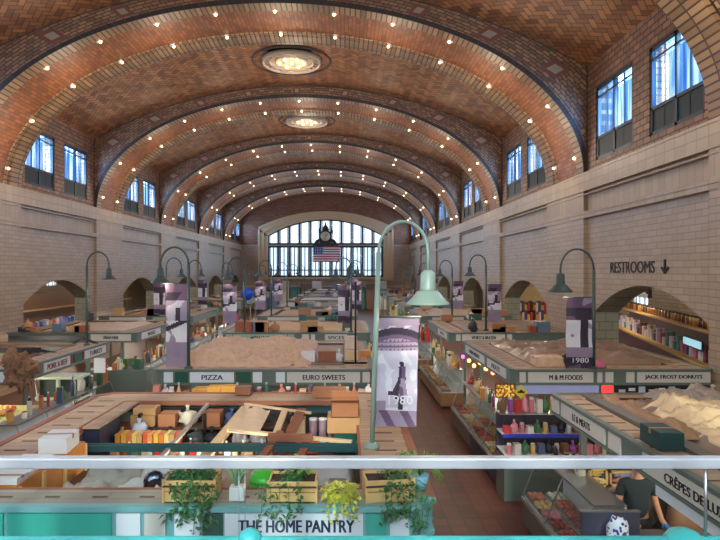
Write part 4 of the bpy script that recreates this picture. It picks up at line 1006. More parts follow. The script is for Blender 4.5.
# banners
BPAL = [mat('print_purple', (108, 84, 112), .7), mat('print_dark', (58, 46, 64), .7), mat('print_pale', (206, 198, 214), .7), mat('print_mid', (160, 142, 162), .7), mat('print_white', (226, 222, 228), .7)]
def banner(xc, Y, w, z0, z1, paint, label, txt=None, lean=0, nu=30, nv=70, yaw=0, group='historical picture banners'):
    t = root('picture_banner', label, 'banner', (xc, Y, z0), group, yaw); h = z1-z0; mb = MB()
    def BP(u, v): return ((u-.5)*w + lean*(1-v), .02*math.sin(u*5+v*4)+.012*math.sin(v*17), v*h)
    for i in range(nu):
        for j in range(nv):
            mb.quad(BP(i/nu, j/nv), BP((i+1)/nu, j/nv), BP((i+1)/nu, (j+1)/nv), BP(i/nu, (j+1)/nv), paint((i+.5)/nu, (j+.5)/nv))
    o = mb.build('printed_cloth', BPAL, t); so = o.modifiers.new('t', 'SOLIDIFY'); so.thickness = .006
    mb = MB(); mb.tube([(-w/2-.05, 0, h+.01), (w/2+.02, 0, h+.01)], .012, 8); mb.build('top_rod', MINT_SHADE, t)
    if txt: text(txt, w*.58, .1, mat('white_print', (236, 234, 236)), o, MF((.02 if lean else 0, -.035, h*txt_v)), 'lettering')
    return place(t)
def paint_near(u, v):
    n_ = noise.noise(Vector((u*5, v*11, 1)))
    if v > .93: return 3
    if v > .70:
        d = v - (.86 - .16*(u-.45)**2)
        if abs(d) < .05: return 1 if d > -.015 else 0
        if v > .86: return 3 if n_ > -.2 else 2
        return 0 if (int(v*70) % 3 == 0 or (int(u*30) % 3 == 0 and int(v*70) % 3 == 1)) else 3
    c_ = .6 + .03*math.sin(v*16); hw = 0
    if .555 < v < .60: hw = .05
    elif .45 < v <= .555: hw = .085
    elif .40 < v <= .45: hw = .10
    elif .29 < v <= .40: hw = .12 + (.40-v)*.7
    elif .25 < v <= .29: hw = .12
    if .29 < v < .33 and .3 < u < .48: return 1
    if hw and abs(u-c_) < hw: return 1 if u < c_-.02 or v > .555 else (0 if n_ < .1 else 3)
    if .15 < v <= .25 and abs(u-.6) < .05: return 1
    if v < .15: return 3 if (u+v*1.5) % .5 < .3 else 0
    if v < .24 and u < .25: return 3
    return 2 if n_ < .2 else 4
txt_v = .25
banner(.61, 6.72, .47, px(0, 427, 6.7).z, px(0, 318, 6.7).z, paint_near, 'tall purple banner of a woman in a long skirt on the nearest lamp', '1980', -.035, 44, 110)
def paint_far(u, v):
    n_ = noise.noise(Vector((u*2.1+4, v*4.5, 2)))
    if v > .86: return 0 if n_ > -.2 else 3
    if v > .68: return 1 if (v > .74 or n_ > 0) else 0
    if .5 < u < .8 and .3 < v < .7: return 1
    if v > .3: return 4 if n_ < .25 else 3
    return 3 if v > .16 else (1 if n_ > 0 else 0)
txt_v = .12
bz0, bz1 = px(0, 363, 12.0).z, px(0, 298, 12.0).z
banner((581-VX)/F*12.0, 12.05, 27.5/F*12, TOPZ+.02, bz1, paint_far, 'purple picture banner marked 1980 beside the arch under RESTROOMS', '1980')
mb = MB(); mb.box((595-VX)/F*12.4, (614-VX)/F*12.4, 12.45, 12.6, TOPZ, px(0, 303, 12.4).z)
def paint_l(u, v):
    n_ = noise.noise(Vector((u*2.2+9, v*5, 7)))
    if v > .9: return 0
    if v > .8: return 1 if n_ > -.1 else 0
    if v > .55: return 1 if abs(u-.55) < .1 and v < .72 else (3 if n_ > -.1 else 2)
    if abs(v-.45-u*.12) < .03: return 1
    if v < .3: return 3 if v < .3-u*.2 else (0 if int(u*9) % 2 and v < .12 else 3)
    return 4 if n_ < .25 else 3
banner((176-VX)/F*12.2, 12.25, .46, TOPZ+.02, px(0, 284, 12.2).z, paint_l, 'pale purple picture banner on the lamp of the pizza stall, left corner')
for k, (x, y) in enumerate(((-3.8, 19.45), (.0, 19.55), (5.1, 20.1), (-7.3, 23.2), (-3.8, 26.5), (.5, 26.5), (5.1, 26.6), (-7.3, 30.2), (-3.8, 33.7), (.5, 33.7), (5.1, 33.8), (.5, 40.8))):
    banner(x, y, .46, 2.7, 3.95, (paint_l, paint_far)[k % 2], 'small distant purple picture banner on a lamp pole', None, nu=10, nv=22)

# ------------------------------------------------------------------ covers and things on the stall roofs
sheet('paper_cover', 'rumpled brown paper cover over the roof of the pizza stall', -3.75, -.75, 12.35, 16.8, 2.37, .36, PAPER, 1, 90, 'cover')
mb = MB(); mb.box(-.75, .35, 12.62, 16.4, 2.33, 2.37); o = mb.build('roof_deck', cm((140, 120, 112))); tag(o, 'flat grey roof deck under boxes at the right of the pizza stall', 'deck')
def at2(p0, p1, yb, h, lb, m, l=.35, z=2.371, **k):
    Y = (CH-z)*F/(yb-VY); a, b = (p0-VX)/F*Y, (p1-VX)/F*Y; return carton(lb, ((a+b)/2, Y+l/2, z), (b-a, l, h), m, **k)
at2(301, 315, 362, .2, 'white carton on the roof deck of the pizza stall', WHITE)
at2(318, 336, 362, .24, 'reddish brown carton on the roof deck behind EURO SWEETS', cm((150, 86, 56)))
at2(293, 303, 352, .18, 'dark green box on the roof deck behind the white carton', DKG)
at2(345, 358, 361, .2, 'open brown crate on the roof deck left of the thin black pole', WOODL)
at2(345, 357, 350, .34, 'pale paper carton stacked behind the open brown crate', cm((214, 196, 178)))
at2(360, 371, 358, .16, 'orange brown box on the roof deck at the right end of the pizza stall', WOODO)
bag('white crumpled bag beside the reddish brown carton', (px(339, 360, 13.1).x, 13.3, 2.371), (.2, .2, .24), WHITE, 4)
bag('yellow and green bundle at the end of the brown paper cover', (px(291, 357, 13.5).x, 13.6, 2.4), (.2, .25, .3), cm((206, 200, 110)), 9)
mb = MB(); x_ = px(355.5, 0, 12.9).x; mb.tube([(x_, 12.9, 2.371), (x_, 12.9, px(0, 282, 12.9).z)], .022, 8); mb.cbox((x_, 12.9, 2.385), (.5, .3, .03)); o = mb.build('black_stand_pole', BLACK); tag(o, 'thin black pole on a flat foot on the roof deck', 'pole')
# right front stall
mb = MB(); mb.box(3.81, 4.0, 4.7, 9.5, 2.36, 2.43); o = mb.build('raised_board', cm((120, 116, 106))); tag(o, 'raised grey board behind the roof boards of the creperie stall', 'board')
sheet('tarp_cover', 'grey brown tarpaulin spread over the roof of the creperie stall', 4.03, 7.35, 5.4, 9.6, 2.32, .2, TARP, 4, 60, 'tarp')
sheet('plastic_cover', 'shiny clear plastic sheeting heaped on the grey brown tarpaulin', 4.25, 7.2, 6.0, 8.7, 2.4, .36, PLASTIC, 11, 80, 'sheeting')
sheet('plastic_cover', 'pointed grey plastic heap behind the shiny sheeting', 4.8, 6.8, 8.5, 9.55, 2.38, .3, mat('grey_plastic_sheeting', (168, 156, 146), .3, var=.15, bump=.4), 14, 40, 'sheeting')
sheet('paper_cover', 'long crumpled brown paper roll along the raised board', 4.0, 4.2, 7.0, 9.5, 2.4, .2, mat('golden_brown_paper', (172, 134, 100), .6, var=.2, bump=.3), 21, 40, 'cover')
carton('dark green metal box on the roof boards of the creperie stall', (3.62, 6.75, Zt), (.27, .45, .2), cm((32, 64, 62)))
# right second stall
sheet('tarp_cover', 'grey brown sheet over the roof of the groceries stall', 3.95, 7.45, 12.6, 16.6, 2.34, .26, mat('glossy_brown_sheet', (152, 126, 108), .28, var=.15, bump=.3), 6, 50, 'tarp')
t = root('serving_bowl', 'black serving bowl on the groceries stall roof beside the 1980 banner', 'bowl', ((570-VX)/F*12.3, 12.35, Zt)); mb = MB(); mb.lathe([(0, 0), (.1, 0), (.15, .12), (.14, .22), (.13, .12), (0, .03)], (0, 0, 0), 16); mb.build('bowl_body', BLACK, t); mb = MB(); mb.lathe([(.0, .22), (.1, .22), (.06, .3), (0, .32)], (0, 0, 0), 12); mb.build('lid', BLACK, t); place(t)
t = root('round_hat', 'pink rounded cap lying right of the lamp foot on the groceries stall', 'hat', ((601-VX)/F*12.2, 12.3, Zt)); mb = MB(); mb.lathe([(0, 0), (.13, 0), (.12, .07), (.07, .13), (0, .15)], (0, 0, 0), 16); mb.build('crown', cm((206, 110, 140)), t); mb = MB(); mb.lathe([(0, 0), (.16, 0), (.16, .015), (0, .015)], (0, 0, 0), 16); mb.build('brim', cm((180, 90, 120)), t); place(t)
carton('brown paper wrapped bundle left of the black bowl on the groceries stall', ((549-VX)/F*12.4, 12.5, Zt), (.6, .4, .2), PAPER)
def board(label, x0, x1, Y, z0, z1, m, name='menu_board', cat='sign', tx=None, ink=INK):
    mb = MB(); mb.box(x0, x1, Y, Y+.03, z0, z1); o = mb.build(name, m); tag(o, label, cat)
    return o
lav = mat('lit_lavender_panel', (136, 140, 178), .4, emit=.25)
board('lit lavender blue strip panel hanging below the M & M FOODS sign', f12(517), f12(600), 12.05, 1.9, 2.09, lav, 'lavender_board', 'sign')
board('small red lit sign below the groceries stall corner', f12(603), f12(614), 12.04, 1.92, 2.09, mat('lit_red', (226, 50, 50), .4, emit=1.2), 'lit_sign')
board('black menu board strip below JACK FROST DONUTS', f12(616), f12(712), 12.06, 1.86, 2.08, BLACK)
o = bpy.data.objects['menu_board']
for k in range(9):
    mb = MB(); x = f12(620+k*10); mb.box(x, x+.13, 12.045, 12.058, 1.93+.03*(k % 2), 1.99+.03*(k % 3)); mb.build('price_card', [SIGNW, SIGNB, cm((190, 200, 220))][k % 3], o)
t = empty('light_valance', (3.39, 5.4, 1.97), 'white strip hanging right under the CREPES DE LUXE sign', 'valance'); mb = MB(); mb.box(3.395, 3.42, 4.5, 6.45, 1.96, 2.09); mb.build('strip', SIGNB, t)

# roof covers and boxes of the distant stalls
DC = [(196, 160, 118), (180, 140, 100), (150, 128, 112), (206, 186, 164), (170, 120, 84), (140, 126, 116)]
for k, y in enumerate([19.2] + Yk[:6]):
    rk = random.Random(50+k)
    sheet('roof_cover', 'tan sheet covering the middle column stall roof, %s from the front' % DW[k], -3.2, -.1, y+.7, y+4.6, 2.34, .12, cm(DC[k % 6]), k+30, 16, 'cover')
    sheet('roof_cover', 'brown sheet covering the right column stall roof, %s from the front' % DW[k], 4.1, 7.4, y+.7, y+4.6, 2.34, .18, cm(DC[(k+2) % 6]), k+40, 16, 'cover')
    if k < 6: sheet('roof_cover', 'grey sheet covering the left column stall roof, %s from the front' % DW[k], -10.6, -7.4, y+.7, y+4.6, 2.30, .16, cm(DC[(k+3) % 6]), k+60, 16, 'cover')
    for col, (xa, xb, nm) in enumerate(((-3.6, .2, 'middle'), (3.7, 7.0, 'right'), (-10.6, -7.0, 'left'))[:3 if k < 6 else 2]):
        for q in range(9 if k < 3 else 5):
            x = rk.uniform(xa, xb); w = rk.uniform(.2, .6); h = rk.uniform(.1, .35)
            yy = y + (.32 if q % 3 else 4.72)
            lb = 'box on the %s column stall roof, %s stall from the front' % (nm, DW[k])
            rgb = rk.choice([(206, 166, 116), (176, 120, 80), (216, 206, 196), (60, 100, 84), (60, 60, 66), (190, 140, 90), (170, 90, 60), (110, 130, 150)])
            if q % 4 == 3: bag(lb.replace('box', 'bag'), (x, yy, Zt), (w*.7, .35, h+.1), cm(rgb), q+k)
            else: carton(lb, (x, yy, Zt), (w, .3, h), cm(rgb))

# ------------------------------------------------------------------ display cases along the aisles
def xcase(name, label, x0, x1, y0, y1, h, face, base=cm((92, 84, 76)), gl=.45, wood=None, group='glass display cases along the aisles'):
    """face -1: glass towards -x, +1 towards +x"""
    t = root(name, label, 'display case', ((x0+x1)/2, (y0+y1)/2, 0), group); w, l = x1-x0, y1-y0; f = face
    mb = MB(); a, b = sorted((f*w/2, -f*w/2)); mb.box(a, b, -l/2, l/2, .08, .5); mb.box(a+.05, b-.05, -l/2+.05, l/2-.05, 0, .08, 1); mb.build('base', [wood or base, BLACK], t)
    mb = MB(); mb.box(*sorted((f*w/2, f*(w/2+.03))), -l/2, l/2, .46, .52); mb.build('bumper_rail', STEEL, t)
    xf, xt, xb_ = f*w/2, f*(w/2-.28), -f*w/2
    mb = MB(); mb.quad((xf, -l/2, .52), (xf, l/2, .52), (xt, l/2, h), (xt, -l/2, h)); mb.quad((xf, -l/2, .52), (xt, -l/2, h), (xb_, -l/2, h), (xb_, -l/2, .52)); mb.build('glass_front', CASEG, t)
    mb = MB(); c, d = sorted((xt, xb_)); mb.box(c, d, -l/2, l/2, h, h+.03); mb.build('steel_top', STEEL, t)
    mb = MB(); mb.box(*sorted((xb_, xb_+f*.03)), -l/2, l/2, .5, h); mb.build('back_panel', WHITE, t)
    for y in (-l/2, 0, l/2): mb = MB(); mb.bar((xf, y, .52), (xt, y, h), .02, .02); mb.build('glass_rib', STEEL, t)
    mb = MB(); mb.box(*sorted((f*(w/2-.3), xb_+f*.03)), -l/2+.02, l/2-.02, .86, .875); mb.build('glass_shelf', CASEG, t)
    mb = MB(); c, d = sorted((f*(w/2-.02), xb_+f*.03)); mb.box(c, d, -l/2+.02, l/2-.02, .5, .54); mb.build('deck', WHITE, t)
    return place(t)
FOODC = [(214, 110, 80), (226, 160, 100), (220, 180, 120), (180, 70, 60), (226, 196, 120), (200, 120, 90), (150, 60, 50), (232, 220, 190), (190, 160, 60), (210, 130, 140)]
def tray(label, loc, w, l, rgb, seed, group, name='food_tray'):
    t = root(name, label, 'food tray', loc, group); mb = MB(); e = .01
    mb.box(-w/2, w/2, -l/2, l/2, 0, e); 
    for b in ((-w/2, w/2, -l/2, -l/2+e), (-w/2, w/2, l/2-e, l/2), (-w/2, -w/2+e, -l/2, l/2), (w/2-e, w/2, -l/2, l/2)): mb.box(*b, 0, .045)
    mb.build('tray_rim', STEEL, t); mb = MB(); r_ = random.Random(seed)
    for i in range(3):
        for j in range(3): mb.blob(((i-1)*w*.29+r_.uniform(-.01, .01), (j-1)*l*.29, .045), (w*.34, l*.34, .07), 0, 8, .3, seed+i*3+j)
    o = mb.build('food_pieces', cm(rgb), t); o['kind'] = 'stuff'; return place(t)
rk = random.Random(99)
def topgoods(x0, x1, y0, y1, z, n, where, hs=(.1, .3), pal=None):
    pal = pal or [(90, 130, 80), (200, 180, 110), (206, 200, 180), (180, 60, 60), (120, 70, 60), (214, 150, 70), (70, 90, 120), (60, 100, 70), (230, 220, 200), (150, 60, 110), (40, 40, 46), (190, 110, 60)]
    for k in range(n):
        y = y0 + (y1-y0)*(k+.5)/n; x = rk.uniform(x0, x1); h = rk.uniform(*hs); c_ = rk.choice(pal); q = rk.random()
        if q < .3: carton('small carton ' + where, (x, y, z), (rk.uniform(.1, .2), rk.uniform(.1, .22), h), cm(c_), rk.uniform(-.4, .4), 'cartons ' + where)
        elif q < .55: jar('jar ' + where, (x, y, z), rk.uniform(.045, .07), h, c_, rk.choice([(220, 210, 190), (180, 50, 50), (60, 60, 60)]), group='jars ' + where)
        elif q < .8: bottle('bottle ' + where, (x, y, z), rk.uniform(.035, .05), h+.08, c_, group='bottles ' + where)
        else: bag('paper bag ' + where, (x, y, z), (.16, .16, h), cm(c_), k, group='bags ' + where)
rights = [(7.95, 10.2, 'of the creperie stall'), (12.0, 17.0, 'of the groceries stall'), (18.9, 24.2, 'of the butcher stall'), (26.0, 31.2, 'of the fourth right stall'), (33.2, 38.4, 'of the fifth right stall'), (40.4, 45.5, 'of the sixth right stall')]
WDC = mat('honey_wood_case', (150, 112, 74), .45, var=.12)
for k, (a, b, nm) in enumerate(rights):
    m_ = (a+b)/2
    for s, (ya, yb) in enumerate(((a, m_-.02), (m_+.02, b))) if k else enumerate(((a, b),)):
        lb = ('near ' if s == 0 else 'far ') if k else ''
        xcase('display_case', '%sglass display case %s along the aisle' % (lb, nm), 3.07, 3.8, ya, yb, 1.22, -1, wood=WDC if k in (2, 3) else (NAVY if k == 1 and s == 0 else None))
        nn = 6 if k < 2 else 4
        if k < 4:
            for j in range(nn):
                y = ya + (yb-ya)*(j+.5)/nn
                tray('front food tray in the %scase %s' % (lb, nm), (3.25, y, .541), .3, (yb-ya)/nn*.88, FOODC[(j*3+k) % 10], j, 'food trays in cases ' + nm)
                if k < 2: tray('rear food tray in the %scase %s' % (lb, nm), (3.6, y, .541), .3, (yb-ya)/nn*.88, FOODC[(j*7+k+2) % 10], j+9, 'food trays at the back of cases ' + nm)
    if k: topgoods(3.42, 3.72, a+.1, b-.1, 1.252, (0, 22, 24, 20, 14, 10)[k], 'on the case tops ' + nm, (.12, .3) if k < 2 else (.15, .42) if k == 2 else (.25, .8), None if k < 2 else [(90, 130, 80), (60, 110, 60), (220, 210, 150), (226, 120, 140), (230, 180, 90), (200, 60, 60), (220, 210, 190), (190, 160, 110)])
    else: topgoods(3.55, 3.75, 9.0, b-.1, 1.252, 5, 'on the steel case top ' + nm, (.08, .16))
for k, (a, b, nm) in enumerate(((12.1, 16.9, 'of the pizza stall'), (19.3, 24.1, 'of the pale green stall'), (26.4, 31.2, 'of the third middle stall'))):
    xcase('display_case', 'glass display case %s facing the central aisle' % nm, .87, 1.4, a, b, 1.2, 1)
    topgoods(.92, 1.08, a+.1, b-.1, 1.231, 12, 'on the aisle case ' + nm, (.15, .5))
v = px(247, 294, 39.0); t = empty('foil_balloon', (v.x, v.y, v.z-.3), 'bright blue round balloon above the distant left stalls', 'balloon'); mb = MB(); mb.blob(tuple(v), (.85, .4, .85), 0, 14, .05, 1, False); mb.build('balloon_skin', cm((30, 90, 220), .3), t); mb = MB(); mb.tube([(v.x, v.y, v.z-.4), (v.x, v.y, TOPZ)], .01, 5); mb.build('ribbon', WHITE, t)
# coloured festoon bulbs and the magenta lamp
for k, (p, y, rgb) in enumerate(((463, 357, (230, 70, 230)), (474, 366, (255, 190, 90)), (480, 363, (255, 190, 90)), (469, 361, (255, 190, 90)), (486, 369, (255, 190, 90)), (493, 373, (255, 130, 90)))):
    Y = 3.55*590/(p-VX); v = px(p, y, Y)
    t = empty('festoon_lamp', (v.x, v.y, 2.1), '%s hanging lamp above the cases of the right stalls' % ('magenta' if k == 0 else 'small warm glowing'), 'lamp', 'hanging lamps over the right cases')
    mb = MB(); mb.tube([(v.x, v.y, v.z+.05), (v.x, v.y, 2.2)], .006, 5); mb.build('cord', BLACK, t); mb = MB(); mb.lathe([(0, -.05), (.05, -.02), (.05, .03), (.02, .06), (0, .06)], tuple(v), 10); mb.build('bulb', mat('festoon_%d' % k, rgb, .4, var=0, emit=4), t)
# front display of the groceries stall facing the camera
t = empty('open_shelf_display', (4.9, 11.7, 0), 'open tiered display with blue edged shelves in front of the groceries stall', 'display')
mb = MB(); mb.box(3.05, 6.9, 11.88, 11.95, 0, 1.58); mb.build('back_panel', cm((60, 52, 66)), t); mb = MB(); mb.box(3.05, 6.9, 11.3, 11.88, 0, .8); mb.build('base', GREYG, t)
for z, y in ((.9, 11.2), (1.25, 11.4)):
    mb = MB(); mb.box(3.05, 6.9, y, 11.88, z-.02, z); mb.build('shelf', WHITE, t); mb = MB(); mb.box(3.05, 6.9, y-.012, y, z-.06, z+.01); mb.build('blue_edge', mat('cobalt_strip', (50, 66, 200), .4), t)
mb = MB(); mb.box(3.05, 6.9, 11.6, 11.9, 1.58, 1.6); mb.build('top_shelf', STEEL, t)
PK = [(206, 120, 130), (220, 180, 110), (190, 190, 210), (200, 60, 60), (230, 224, 216), (90, 110, 150), (130, 90, 60), (226, 150, 160), (70, 120, 80), (40, 36, 46), (150, 80, 160)]
for lev, (z, y, n) in enumerate(((.901, 11.33, 24), (1.251, 11.52, 24), (1.601, 11.75, 26))):
    for k in range(n):
        x = 3.15 + k*(3.65/n); c_ = PK[(k*4+lev*3) % 11]; w = '%s shelf of the blue edged display' % ('bottom', 'middle', 'top')[lev]
        if (k+lev) % 3 == 0: jar('jar on the ' + w, (x, y, z), .05, .2+.1*(lev == 2), c_, group='jars on the blue edged display')
        elif (k+lev) % 3 == 1: carton('carton on the ' + w, (x, y, z), (.12, .14, .14+.06*(k % 3)), cm(c_), .1*(k % 3), group='cartons on the blue edged display')
        else: bag('bag on the ' + w, (x, y, z), (.14, .15, .22+.1*(lev == 2)), cm(c_), k, group='bags on the blue edged display')
v = px(521, 392, 11.8); t = empty('diamond_sign', tuple(v), 'yellow diamond shaped sign with black mark below the groceries sign', 'sign'); mb = MB(); mb.cbox(tuple(v), (.2, .02, .2), 0, 0, 0, PI/4); mb.build('sign_plate', cm((226, 200, 50)), t)
mb = MB(); mb.cbox((v.x, v.y-.015, v.z), (.14, .01, .035)); mb.cbox((v.x, v.y-.015, v.z+.02), (.05, .01, .05)); mb.build('mark', INK, t)
mb = MB(); mb.tube([(v.x, v.y+.02, 1.5), (v.x, v.y+.02, v.z-.1)], .008, 6); mb.build('stem', BLACK, t)
v = px(500, 390, 12.0)
t = empty('food_poster', (v.x+.1, v.y, v.z), 'glowing yellow food poster left of the yellow diamond sign', 'poster'); mb = MB(); mb.box(v.x-.1, v.x+.3, v.y-.03, v.y, v.z-.15, v.z+.13); mb.build('frame', BLACK, t)
mb = MB()
for i in range(12):
    for j in range(8):
        q = noise.noise(Vector((i*.7, j*.7, 3))); mb.box(v.x-.085+i*.0308, v.x-.085+(i+1)*.0308, v.y-.035, v.y-.03, v.z-.135+j*.031, v.z-.135+(j+1)*.031, 0 if q > .1 else (1 if q > -.2 else 2))
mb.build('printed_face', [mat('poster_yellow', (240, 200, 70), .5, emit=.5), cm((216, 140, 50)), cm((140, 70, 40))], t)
# ---- behind the creperie fascia
t = empty('service_counter', (3.9, 7.2, 0), 'low dark counter with white papers under the CREPES DE LUXE sign', 'counter'); mb = MB(); mb.box(3.1, 5.2, 6.6, 7.86, 0, .92); mb.build('base', cm((70, 62, 58)), t); mb = MB(); mb.box(3.06, 5.24, 6.56, 7.9, .92, .95); mb.build('counter_top', cm((90, 84, 84)), t)
t = empty('till_cabinet', (3.46, 7.92, .95), 'dark slate panel of a till standing before the person in a dark shirt', 'till'); mb = MB(); mb.box(3.1, 3.86, 7.72, 7.78, .951, 1.25); mb.build('screen_back', SLATE, t, .004); mb = MB(); mb.box(3.09, 3.87, 7.715, 7.785, 1.25, 1.262); mb.build('top_edge', STEEL, t); mb = MB(); mb.box(3.4, 3.56, 7.7, 7.8, .951, .97); mb.build('stand', BLACK, t)
t = root('checked_bag', 'blue and white patterned cloth bag in front of the slate till panel', 'bag', (3.44, 7.45, .951)); mb = MB(); mb.blob((0, 0, .16), (.28, .2, .38), 0, 16, .2, 3)
gg = NG('blue_white_pattern'); tc = gg.n.new('ShaderNodeTexCoord'); vo = gg.n.new('ShaderNodeTexVoronoi'); vo.inputs['Scale'].default_value = 22; gg.l.new(tc.outputs['Object'], vo.inputs['Vector']); pat = gg.out(gg.mix(gg.math('GREATER_THAN', vo.outputs['Distance'], .42), (40, 60, 120), (206, 214, 226)), .7)
mb.build('cloth_body', pat, t); mb = MB(); mb.tube([(-.08, 0, .3), (-.04, 0, .4), (.04, 0, .4), (.08, 0, .3)], .008, 6); mb.build('handle', NAVY, t); place(t)
carton('white sheet of paper stack on the low dark counter', (4.05, 7.3, .951), (.5, .3, .02), WHITE, .1)
t = empty('back_counter', (4.6, 9.2, 0), 'rear counter of the creperie stall holding framed meat trays', 'counter'); mb = MB(); mb.box(3.98, 6.8, 9.0, 9.6, 0, 1.05); mb.build('base', cm((96, 88, 78)), t); mb = MB(); mb.box(3.96, 6.84, 8.96, 9.62, 1.05, 1.08); mb.build('counter_top', STEEL, t)
def framed(label, p0, p1, yt, yb, Y, cols_, frame=WOODP):
    a, b = px(p0, yb, Y), px(p1, yt, Y); t = root('framed_tray', label, 'food tray', ((a.x+b.x)/2, Y, 1.081), 'framed trays on the rear counter'); w = b.x-a.x; h = (b.z-1.081)
    mb = MB(); 
    for q in ((-w/2, -w/2+.03, 0, h), (w/2-.03, w/2, 0, h), (-w/2, w/2, h-.03, h), (-w/2, w/2, 0, .03)): mb.box(q[0], q[1], -.03, .03, q[2], q[3])
    mb.build('tray_frame', frame, t); mb = MB(); mb.box(-w/2+.03, w/2-.03, -.005, .02, .03, h-.03); mb.build('tray_back', cm((70, 76, 90)), t); mb = MB(); r_ = random.Random(int(p0))
    for k in range(16): mb.blob((r_.uniform(-w/2+.06, w/2-.06), -.02, r_.uniform(.06, h*.5)), (.1, .06, .05), 0, 8, .3, k)
    o = mb.build('meat_slices', cm(cols_[0]), t); o['kind'] = 'stuff'; mb = MB()
    for k in range(8): mb.blob((r_.uniform(-w/2+.06, w/2-.06), -.02, r_.uniform(h*.6, h*.85)), (.12, .05, .05), 0, 8, .3, k+40)
    o = mb.build('foil_packets', cm(cols_[1]), t); o['kind'] = 'stuff'; return place(t)
framed('wood framed tray of pink meat slices right of the steel case top', 609, 637, 471, 495, 9.15, [(216, 130, 112), (150, 160, 190)])
framed('yellow framed tray of pastries left of the pink meat tray', 589, 607, 468, 490, 9.12, [(226, 196, 130), (210, 180, 90)])
bag('large brown sack behind the gloved hand', (5.0, 8.75, 0), (.5, .4, 1.2), cm((140, 104, 76)), 5)
# person
def person():
    x, y = 4.1, 8.3; sc_ = 1.0
    t = empty('person', (x, y, 0), 'person in a dark shirt with a blue glove behind the creperie counter', 'person')
    def skin(name, V, E, Rr, m, parent, sub=2):
        me = bpy.data.meshes.new(name); me.from_pydata([(x+a, y+b, c) for a, b, c in V], E, []); me.materials.append(m)
        o = bpy.data.objects.new(name, me); C.objects.link(o); o.parent = parent; o.matrix_parent_inverse = PINV(parent)
        sk = o.modifiers.new('skin', 'SKIN'); sk.use_smooth_shade = True
        for v, r in zip(me.skin_vertices[0].data, Rr): v.radius = (r[0], r[1]) if isinstance(r, tuple) else (r, r)
        me.skin_vertices[0].data[0].use_root = True
        s_ = o.modifiers.new('sub', 'SUBSURF'); s_.levels = sub; s_.render_levels = sub
        return o
    SK = mat('skin', (206, 150, 120), .5, var=.04); SHIRT = mat('dark_teal_shirt', (34, 50, 56), .8); TR = mat('dark_trousers', (36, 36, 42), .8)
    V = [(0, 0, .95), (0, 0, 1.15), (0, 0, 1.38), (0, 0, 1.5), (0, -.01, 1.58), (0, -.02, 1.66), (0, -.02, 1.74),
         (.19, 0, 1.43), (.25, -.04, 1.16), (.2, -.3, 1.02), (.2, -.38, 1.0), (-.19, 0, 1.43), (-.27, -.02, 1.16), (-.2, -.24, 1.02), (-.2, -.33, 1.0),
         (.1, 0, .9), (.11, -.02, .5), (.11, .02, .09), (.12, -.14, .04), (-.1, 0, .9), (-.11, -.02, .5), (-.11, .02, .09), (-.12, -.14, .04)]
    E = [(0,1),(1,2),(2,3),(3,4),(4,5),(5,6),(2,7),(7,8),(8,9),(9,10),(2,11),(11,12),(12,13),(13,14),(0,15),(15,16),(16,17),(17,18),(0,19),(19,20),(20,21),(21,22)]
    Rr = [(.15,.11),(.14,.1),(.17,.11),(.08,.07),.055,(.085,.1),(.075,.09),.06,.045,.035,.035,.06,.045,.035,.035,.085,.06,.045,.04,.085,.06,.045,.04]
    b = skin('body', V, E, Rr, SK, t)
    skin('shirt', [(0,0,.9),(0,0,1.15),(0,0,1.38),(0,0,1.5),(.19,0,1.43),(.25,-.03,1.24),(-.19,0,1.43),(-.26,-.01,1.24)], [(0,1),(1,2),(2,3),(2,4),(4,5),(2,6),(6,7)], [(.18,.13),(.165,.125),(.19,.13),(.085,.075),.078,.064,.078,.064], SHIRT, t)
    skin('trousers', [(0,0,.96),(.1,0,.88),(.11,-.02,.5),(.11,.02,.1),(-.1,0,.88),(-.11,-.02,.5),(-.11,.02,.1)], [(0,1),(1,2),(2,3),(0,4),(4,5),(5,6)], [(.17,.125),.105,.078,.065,.105,.078,.065], TR, t)
    for s in (-1, 1):
        mb = MB(); mb.lathe([(0, 0), (.055, 0), (.06, .04), (.045, .1), (0, .11)], (x+s*.12, y, 0), 14); mb.box(x+s*.12-.045, x+s*.12+.045, y-.22, y, 0, .07); mb.build('shoe', BLACK, t, .02)
        hx, hy, hz = x+s*.2, y-(.4 if s > 0 else .35), 1.0; mb = MB(); mb.blob((hx, hy, hz), (.085, .1, .045), 0, 10, .05, 1, False)
        for k in range(4): L = (.07, .08, .075, .055)[k]; fx_ = hx + (k-1.5)*.021; mb.tube([(fx_, hy-.03, hz), (fx_, hy-.03-L*.5, hz+.004), (fx_, hy-.03-L, hz-.025)], [.010, .009, .007], 7)
        mb.tube([(hx-s*.03, hy+.01, hz), (hx-s*.062, hy-.025, hz-.006), (hx-s*.06, hy-.055, hz-.016)], [.012, .01, .008], 7)
        mb.build('glove' if s > 0 else 'hand', cm((70, 130, 190)) if s > 0 else SK, t)
    mb = MB(); mb.blob((x, y+.01, 1.72), (.2, .23, .22), 0, 14, .08, 3, False); mb.build('hair', mat('dark_hair', (40, 30, 26), .7), t)
    fy = y-.115
    for s in (-1, 1):
        mb = MB(); mb.blob((x+s*.033, fy+.005, 1.675), (.026, .014, .013), 0, 8, 0, 1, False); mb.build('eye', BLACK, t)
        mb = MB(); mb.blob((x+s*.088, y-.02, 1.66), (.02, .04, .06), 0, 8, .05, 1, False); mb.build('ear', SK, t)
    mb = MB(); mb.blob((x, fy-.008, 1.65), (.026, .035, .045), 0, 8, .05, 1, False); mb.build('nose', SK, t)
    mb = MB(); mb.blob((x, fy+.004, 1.612), (.05, .014, .014), 0, 8, 0, 1, False); mb.build('mouth', cm((170, 90, 84)), t)
person()

